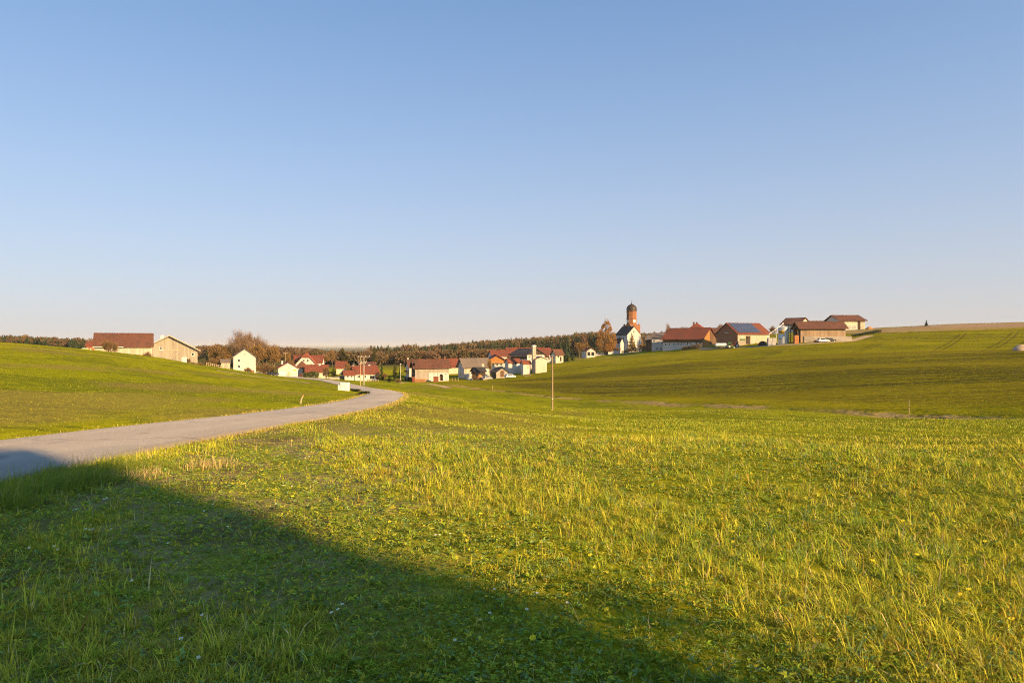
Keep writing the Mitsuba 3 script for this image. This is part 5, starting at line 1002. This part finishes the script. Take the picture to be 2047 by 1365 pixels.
# left rise: silage heap and wrapped bale, tank
def mound(label, cat__, px, w, top, Y, dpt, mat, name):
    x = ray(px) * Y; ww = w / FOCAL * Y / 2; z = gz(x, Y) - .3; h = zat(top, Y) - z; m = trimesh.creation.icosphere(4, 1.0); v = m.vertices.copy(); v *= [ww, dpt, h]; v *= 1 + .14 * (meshkit.fbm(v * .8 + px, 3, 4)[:, None] - .5); m.vertices = v + [x, Y, z]; return single(name, label, cat__, m, mat, smooth=True)
mound('pale green covered silage heap on the crest left of the long barn', 'silage heap', 169, 19, 694.8, 168, 1.6, 'tarp_green', 'silage_heap'); mound('white wrapped bale beside the silage heap on the left crest', 'bale', 181.2, 5, 697.4, 168, .5, 'wrap_white', 'wrapped_bale')
mound('heap of pale sand at the right edge of the picture on the field boundary', 'sand heap', 2043, 34, 688.5, 174, 1.8, 'sand', 'sand_heap')
mound('grey tarpaulin covered heap in the yard of the grey roofed farmhouse', 'covered heap', 939.5, 11.5, 746, 266, 1.2, 'tarp_grey', 'covered_heap'); mound('brown muck heap in the farmyard between the two farmhouses', 'heap', 959, 15, 748.5, 262, 1.3, 'honey_wood', 'muck_heap')
mound('dark heap of covered tyres before the pale barn wall with the doorway', 'heap', 1524, 18, 681.5, 276, 1.3, 'rubber', 'tyre_heap'); mound('brown bundle heap on the crest right of the highest barn', 'heap', 1738, 14, 652.8, 318, 1.2, 'honey_wood', 'brush_heap')
def tank(label, px, w, top, Y):
    x = ray(px) * Y; ww = w / FOCAL * Y; z = gz(x, Y); zt = zat(top, Y); t = thing('water_tank', label, 'tank'); part(t, 'pallet', box(x - ww / 2, x + ww / 2, Y, Y + ww, z - .2, z + .12), 'straw_wood'); part(t, 'tank', box(x - ww / 2 + .03, x + ww / 2 - .03, Y + .03, Y + ww - .03, z + .125, zt), 'wrap_white'); part(t, 'lid', trimesh.creation.cylinder(.12, .08, sections=12).apply_translation((x, Y + ww / 2, zt + .04)), 'rubber')
    part(t, 'cage', cat([tube([(x - ww / 2 + q * ww, Y, z + .12), (x - ww / 2 + q * ww, Y, zt)], .02, 4) for q in (0, .25, .5, .75, 1)] + [tube([(x - ww / 2, Y, z + q * (zt - z)), (x + ww / 2, Y, z + q * (zt - z))], .02, 4) for q in (.35, .65, .98)]), 'steel')
tank('white caged water tank at the right end of the grey board barn', 366.5, 7, 713.5, 222)
# wood piles
def pile(label, px0, px1, Y, h, rows, mat='honey_wood', L=1.0):
    t = thing('wood_pile', label, 'wood pile'); x0, x1 = ray(px0) * Y, ray(px1) * Y; r_ = h / rows / 2; g = np.random.default_rng(int(px0)); n = int((x1 - x0) / (2 * r_))
    for i in range(rows):
        for j in range(n - (i % 2)):
            x = x0 + r_ * (2 * j + 1 + i % 2); z = gz(x, Y) + r_ + i * r_ * 1.75; part(t, 'log', tube([(x, Y - L / 2 + g.normal(0, .04), z), (x, Y + L / 2, z)], r_ * g.uniform(.85, 1), 8), mat)
pile('orange stack of firewood at the left foot of the timber barn', 828.6, 852, 255, 1.4, 4); pile('stack of sawn timber in the yard below the lean-to', 965, 974.5, 258, .5, 2, 'straw_wood', 2)
pile('long timber lying on the field edge below the cream shed', 1047.5, 1063, 268, .32, 1, 'pole_wood', .8)
# crates
def crate(label, px, w, top, Y, mat='orange_crate', name='crate'):
    x = ray(px) * Y; ww = w / FOCAL * Y; z = gz(x, Y); zt = zat(top, Y); t = thing(name, label, 'crate'); part(t, 'frame', cat([box(x + a - .05, x + a + .05, Y + b - .05, Y + b + .05, z - .1, zt) for a in (-ww / 2, ww / 2) for b in (0, ww)]), mat)
    for q in np.linspace(.06, .9, 5): part(t, 'slat', box(x - ww / 2 - .05, x + ww / 2 + .05, Y - .08, Y - .052, z + q * (zt - z), z + (q + .11) * (zt - z)), mat)
    part(t, 'load', box(x - ww / 2 + .06, x + ww / 2 - .06, Y + .02, Y + ww - .06, z - .1, zt - .08), 'red_wood')
crate('orange slatted crate stack under the left end of the timber shed', 1592.8, 7.5, 670.5, 259); crate('red slatted crate before the white wall of the timber barn', 871, 9, 752.5, 255, 'red_wood'); crate('reddish crate at the left corner of the timber barn', 826.5, 4, 752.5, 254, 'red_wood')
crate('orange crate at the right end of the pale wall of the long left barn', 279, 5, 709, 203)
# barrels
for px, lab in ((1629.5, 'left of the two orange bales by the concrete base wall'), (1634.5, 'right of the two orange bales by the concrete base wall')):
    p = hit(px, 684); t = thing('round_bale', lab, 'bale'); part(t, 'bale', moved(trimesh.creation.cylinder(.42, .75, sections=18), np.array([[1, 0, 0, p[0]], [0, 0, 1, p[1]], [0, 1, 0, p[2] + .40], [0, 0, 0, 1.0]])), 'orange_crate'); part(t, 'net', moved(trimesh.creation.annulus(.425, .44, .2, sections=18), np.array([[1, 0, 0, p[0]], [0, 0, 1, p[1]], [0, 1, 0, p[2] + .40], [0, 0, 0, 1.0]])), 'straw_wood')
# vehicles
def wheel(parent, M, x, y, r_, w):
    k = part(parent, 'wheel', moved(lathe([(r_ * .62, -w / 2), (r_ * .92, -w / 2), (r_, -w * .3), (r_, w * .3), (r_ * .92, w / 2), (r_ * .62, w / 2)], 18).apply_transform(np.array([[1, 0, 0, x], [0, 0, 1, y], [0, 1, 0, r_], [0, 0, 0, 1.0]])), M), 'rubber', smooth=40); part(k, 'rim', moved(trimesh.creation.cylinder(r_ * .62, w * .8, sections=16).apply_transform(np.array([[1, 0, 0, x], [0, 0, 1, y], [0, 1, 0, r_], [0, 0, 0, 1.0]])), M), 'steel')
def car(label, px, Y, deg, mat, name='parked_car', s=1.0, zoff=0):
    x = ray(px) * Y; t = thing(name, label, 'car'); M = place(x, Y, gz(x, Y) + .02 + zoff, deg, s)
    side = [(-2.1, .28), (2.1, .28), (2.16, .55), (2.05, .80), (1.15, .93), (-1.95, .98), (-2.15, .75)]; cab = [(-1.85, .982), (1.05, .94), (.45, 1.42), (-1.35, 1.45)]
    part(t, 'body', moved(prism(side, 1, -.86, .86), M), mat); part(t, 'cabin', moved(prism(cab, 1, -.74, .74), M), mat)
    part(t, 'side_window', moved(prism([(-1.55, 1.0), (.75, .99), (.36, 1.36), (-1.25, 1.38)], 1, -.755, -.742), M), 'dark_glass'); part(t, 'side_window', moved(prism([(-1.55, 1.0), (.75, .99), (.36, 1.36), (-1.25, 1.38)], 1, .742, .755), M), 'dark_glass')
    part(t, 'windscreen', moved(prism([(.98, 1.0), (1.06, .99), (.52, 1.38), (.46, 1.38)], 1, -.64, .64), M), 'dark_glass'); part(t, 'rear_window', moved(prism([(-1.87, 1.02), (-1.80, 1.02), (-1.36, 1.39), (-1.43, 1.39)], 1, -.64, .64), M), 'dark_glass')
    for a in (-1.32, 1.32):
        for b in (-.80, .80): wheel(t, M, a, b, .32, .2)
    for b in (-.6, .6): part(t, 'headlight', moved(box(2.10, 2.17, b - .18, b + .18, .58, .72), M), 'white_paint'); part(t, 'tail_light', moved(box(-2.16, -2.09, b - .15, b + .15, .68, .85), M), 'machine_red')
car('dark car parked at the left side of the low garage', 545, 253, 60, 'car_dark'); car('dark car behind the shrubs left of the bungalow garage', 682, 258, 15, 'car_dark'); car('white car parked at the right of the rough wooden shed', 1019.5, 266, 30, 'car_white')
car('dark car in the gap left of the timber barn', 817, 268, 70, 'car_dark'); car('dark car parked below the gable of the brick barn', 1438, 288, 80, 'car_dark'); car('silver car in the farmyard beside the rough wooden shed', 973.5, 260, 50, 'car_silver')
car('white car parked before the concrete base wall of the timber shed', 1645, 256.5, 8, 'car_white'); car('dark car parked right of the white one before the concrete base wall', 1658.5, 258.5, 8, 'car_dark')
def trailer(label, px, Y, deg, mat):
    x = ray(px) * Y; t = thing('trailer', label, 'trailer'); M = place(x, Y, gz(x, Y), deg); part(t, 'tank', moved(trimesh.creation.capsule(height=3.4, radius=.75, count=[16, 16]).apply_transform(np.array([[0, 0, 1, -1.7], [0, 1, 0, 0], [-1, 0, 0, 1.35], [0, 0, 0, 1.0]])), M), mat, smooth=True); part(t, 'chassis', moved(box(-2.2, 3.4, -.4, .4, .5, .62), M), 'steel'); part(t, 'drawbar', moved(tube([(3.3, 0, .56), (4.1, 0, .5)], .06, 6), M), 'steel')
    for b in (-.85, .85): wheel(t, M, -.4, b, .48, .3)
trailer('white tank trailer standing before the brick barn gable', 1450, 283, -6, 'car_white')
def tractor(label, px, Y, deg, mat, name='tractor'):
    x = ray(px) * Y; t = thing(name, label, 'tractor'); M = place(x, Y, gz(x, Y), deg); part(t, 'bonnet', moved(prism([(.2, .75), (1.9, .75), (1.9, 1.2), (.2, 1.35)], 1, -.32, .32), M), mat); c = part(t, 'cab', moved(cat([box(a - .05, a + .05, b - .05, b + .05, .8, 2.3) for a in (-1.1, .15) for b in (-.6, .6)] + [box(-1.25, .3, -.7, .7, 2.3, 2.42)]), M), mat); part(c, 'window', moved(box(-1.03, .08, -.56, .56, 1.2, 2.29), M), 'dark_glass'); part(t, 'seat_base', moved(box(-1.2, .2, -.5, .5, .6, 1.19), M), 'steel')
    for b in (-.78, .78): wheel(t, M, -.7, b, .75, .4); wheel(t, M, 1.45, b * .9, .45, .28)
tractor('small green tractor in front of the brick barn', 1459, 279.5, 15, 'machine_green'); tractor('red tractor beside the lit wall of the brick barn', 1469.5, 281, 170, 'machine_red')
# leaning beam
t = thing('beam', 'long pole leaning against the pale wall of the brick barn', 'pole'); Yb = 281.0; part(t, 'shaft', tube([(ray(1505.5) * Yb, Yb - 2.3, zat(686.0, Yb)), (ray(1521) * 283.5, 283.5, zat(671.5, 283.5))], .07, 6), 'straw_wood'); part(t, 'tip', tube([(ray(1521) * 283.5, 283.5, zat(671.4, 283.5)), (ray(1521.6) * 283.6, 283.6, zat(670.8, 283.6))], .05, 6), 'steel')
# metal silo with its signs and conveyor
Ys = 268.0; sx = ray(1566) * Ys; sr = 10.1 / FOCAL * Ys; z0 = gz(sx, Ys) - .3; z1 = zat(655.5, Ys); t = thing('metal_silo', 'shiny round metal silo with a yellow sign between the two barns', 'silo')
prof = [(sr, z0)]
for i in range(9): z = z0 + (z1 - z0) * (i + 1) / 9; prof += [(sr, z - .06), (sr + .035, z - .04), (sr + .035, z - .02), (sr, z)]
part(t, 'drum', lathe(prof, 48, (sx, Ys, 0)), 'galvanised', smooth=40); part(t, 'roof', lathe([(sr + .12, z1 + .003), (sr + .10, z1 + .08), (sr * .25, z1 + .75), (.25, z1 + .8), (.25, z1 + 1.0), (.001, z1 + 1.05)], 36, (sx, Ys, 0)), 'galvanised', smooth=30)
def wrap(z_a, z_b, a0, a1, r_, n=16):
    an = np.radians(np.linspace(a0, a1, n)); v = []
    for rr in (r_, r_ + .02):
        for z in (z_a, z_b): v.append(np.column_stack([sx + rr * np.cos(an), Ys + rr * np.sin(an), np.full(n, z)]))
    v = np.vstack(v); f = []
    for i in range(n - 1):
        f += [[2 * n + i, 2 * n + i + 1, 3 * n + i + 1, 3 * n + i], [i, n + i, n + i + 1, i + 1], [n + i, 3 * n + i, 3 * n + i + 1, n + i + 1], [i, i + 1, 2 * n + i + 1, 2 * n + i]]
    return v, f
view = math.degrees(math.atan2(-Ys, -sx))
sg = part(t, 'yellow_sign', wrap(zat(668, Ys), zat(660.8, Ys), view - 60, view + 12, sr + .04), 'sign_yellow'); part(t, 'blue_panel', wrap(zat(675.5, Ys), zat(669, Ys), view - 54, view - 2, sr + .04), 'sign_blue')
for i, (a0, wd) in enumerate(((-50, 9), (-36, 5), (-28, 5), (-20, 6), (-10, 5), (-2, 6))): part(sg, 'letter', wrap(zat(666 if i else 666.6, Ys), zat(662.6 if i else 662, Ys), view + a0, view + a0 + wd, sr + .065, 4), 'sign_black')
part(t, 'logo', wrap(zat(678.2, Ys), zat(675.8, Ys), view - 47, view - 40, sr + .05, 4), 'sign_black'); part(t, 'logo_lettering', wrap(zat(677.6, Ys), zat(676.6, Ys), view - 37, view - 20, sr + .05, 6), 'sign_black')
part(t, 'ladder', cat([tube([(sx + sr + .1, Ys - .5 + q, z0), (sx + sr + .1, Ys - .5 + q, z1)], .03, 5) for q in (0, .45)] + [tube([(sx + sr + .1, Ys - .5, z), (sx + sr + .1, Ys - .05, z)], .02, 4) for z in np.arange(z0 + .4, z1, .4)]), 'steel')
t = thing('conveyor', 'slanting grain conveyor on legs leading up to the metal silo', 'conveyor'); a = np.array([ray(1536.5) * 266, 266.0, zat(668.8, 266)]); b = np.array([sx - .3, Ys - .2, zat(647.5, Ys)])
part(t, 'tube', tube([a, b], .15, 10), 'galvanised', smooth=40)
for px, top in ((1536.3, 669), (1550.5, 659.5)): x = ray(px) * 266.2; e = ray(px + (3.2 if px > 1540 else .8)) * 265; part(t, 'leg', tube([(x, 266.2, zat(top, 266.2)), (e, 265, gz(e, 265) - .2)], .08, 8), 'white_paint', smooth=40)
part(t, 'head', box(sx - .5, sx + .05, Ys - .4, Ys + .2, zat(648, Ys), zat(645.6, Ys)), 'galvanised'); part(t, 'hopper', cat([box(a[0] + .4, a[0] + 3.0, 266.6, 269, gz(a[0], 266.5) - .3, zat(675.5, 266.6))]), 'steel')
# tall square tower silo in the village
Yt = 284; x0, x1 = ray(1063.2) * Yt, ray(1071.3) * Yt; t = thing('tower_silo', 'tall narrow tower silo of pale boards with a white cap, in the village', 'silo'); xm = (x0 + x1) / 2; M = place(xm, Yt, 0, 18); w = (x1 - x0) / 2 * .86
part(t, 'shaft', moved(box(-w, w, -w, w, gz(xm, Yt) - 1, zat(692.5, Yt)), M), 'pale_planks'); part(t, 'cap', moved(cat([box(-w - .1, w + .1, -w - .1, w + .1, zat(692.4, Yt), zat(691, Yt)), lathe([(w * 1.0, zat(691, Yt) + .003), (w * .8, zat(690.2, Yt)), (.001, zat(689.6, Yt))], 16)]), M), 'white_paint')
for q in range(5): part(t, 'hatch', moved(box(-.25, .25, -w - .05, -w - .003, zat(725 - q * 6.5, Yt), zat(722 - q * 6.5, Yt)), M), 'grey_planks')
# flowers in the near grass
def flower(px, py, kind, label, group=None, size=None):
    p = hit(px, py + 2); g = np.random.default_rng(int(px * 3 + py)); d = {'daisy': .024, 'dandelion': .036}[kind] * (size or 1); h = .045 + .03 * g.random(); c = p + [0, 0, h]; t = thing(kind, label, 'flower', group)
    tilt = np.array([g.normal(0, .15), -.35 + g.normal(0, .12), 1.0]); tilt /= np.linalg.norm(tilt); u = np.cross(tilt, [0, 1, 0]); u /= np.linalg.norm(u); v_ = np.cross(tilt, u); n = 13 if kind == 'daisy' else 20; V, F = [], []
    for k in range(n):
        a = 6.283 * k / n + g.normal(0, .06); e = u * math.cos(a) + v_ * math.sin(a); s = -u * math.sin(a) + v_ * math.cos(a); r0, r1, wd = d * .12, d * .5 * g.uniform(.9, 1.08), d * .085; o = len(V); up = tilt * (.004 + .003 * g.random())
        V += [c + e * r0, c + e * r1 * .7 - s * wd + up, c + e * r1 + up * .6, c + e * r1 * .7 + s * wd + up]; F += [[o, o + 1, o + 2], [o, o + 2, o + 3]]
    part(t, 'petals', (np.array(V), np.array(F)), 'petal_white' if kind == 'daisy' else 'petal_yellow'); part(t, 'stem', tube([p - [0, 0, .02], p + [0, 0, h * .5], c - tilt * .002], .0014, 5), 'stem_green')
    part(t, 'centre', trimesh.creation.icosphere(2, d * .17).apply_transform(np.diag([1, 1, .6, 1])).apply_translation(c + tilt * .002), 'petal_yellow')
plain('petal_white', (.80, .80, .78), .6); plain('petal_yellow', (.80, .68, .03), .6); plain('stem_green', (.10, .15, .03), .6)
flower(362, 1292, 'daisy', 'largest white daisy with a yellow centre, alone in the shaded grass at lower left', size=1.15); flower(663, 1241, 'daisy', 'left of the two white daisies in the shaded grass at bottom centre'); flower(676, 1241, 'daisy', 'right of the two white daisies in the shaded grass at bottom centre')
ORD = 'first second third fourth fifth sixth seventh eighth ninth tenth eleventh twelfth thirteenth fourteenth fifteenth sixteenth seventeenth eighteenth nineteenth twentieth'.split(); ORD += ['twenty-' + o for o in ORD[:9]] + ['thirtieth'] + ['thirty-' + o for o in ORD[:9]]
for k_, q in enumerate(sorted([(397, 1338), (404, 1245), (263, 1177), (115, 1111), (108, 1103), (58, 1109), (455, 1062), (336, 1098), (408, 1030), (147, 1028), (153, 1027), (208, 1007), (213, 1007), (356, 1016), (425, 1017), (540, 1019), (552, 1014), (567, 980), (584, 979), (684, 1225), (879, 1078), (871, 1083), (900, 1079), (909, 1296), (979, 1239), (959, 1256), (988, 1194), (1074, 1204), (1134, 1219), (1053, 1236), (172, 1071), (180, 1073), (186, 1068), (222, 1067), (618, 919), (610, 920)])): flower(*q, 'daisy', f'small white daisy, {ORD[k_]} from the left of the small ones in the near grass', 'daisies in the near grass')
flower(748, 1088, 'dandelion', 'yellow dandelion at the edge of the shadow, left of centre', size=1.2); flower(1065, 1297, 'dandelion', 'yellow dandelion in the shaded grass at bottom centre', size=1.1)
for k_, q in enumerate(sorted([(779, 1051), (963, 972), (938, 974), (961, 1036), (850, 975), (585, 1001), (1180, 1123), (1444, 1046), (1466, 1073), (1465, 1094), (1805, 1053), (1839, 1061), (1745, 1131), (1833, 1122), (1918, 1091), (1969, 1095), (1935, 1194), (1921, 1205), (2022, 1257), (1213, 1236)])): flower(*q, 'dandelion', f'yellow dandelion, {ORD[k_]} from the left of those in the sunlit grass', 'dandelions in the sunlit grass')
# ------------------------------------------------------------------ evening air
scene['air'] = {'type': 'homogeneous', 'albedo': {'type': 'rgb', 'value': [0.95, 0.95, 0.96]}, 'sigma_t': 0.00008}
_x, _y0, _y1, _z0, _z1 = 15500.0, -400.0, 14600.0, float(GZ.min()) - 1, float(max(GZ.max(), 40)) + 6
scene['haze'] = {'type': 'cube', 'to_world': T().translate([0, (_y0 + _y1) / 2, (_z0 + _z1) / 2]).scale([_x, (_y1 - _y0) / 2, (_z1 - _z0) / 2]), 'bsdf': {'type': 'null'}, 'interior': {'type': 'ref', 'id': 'air'}}
scene['camera']['medium'] = {'type': 'ref', 'id': 'air'}
labels['haze'] = {'label': 'thin evening haze over the whole valley', 'category': 'haze', 'kind': 'stuff'}
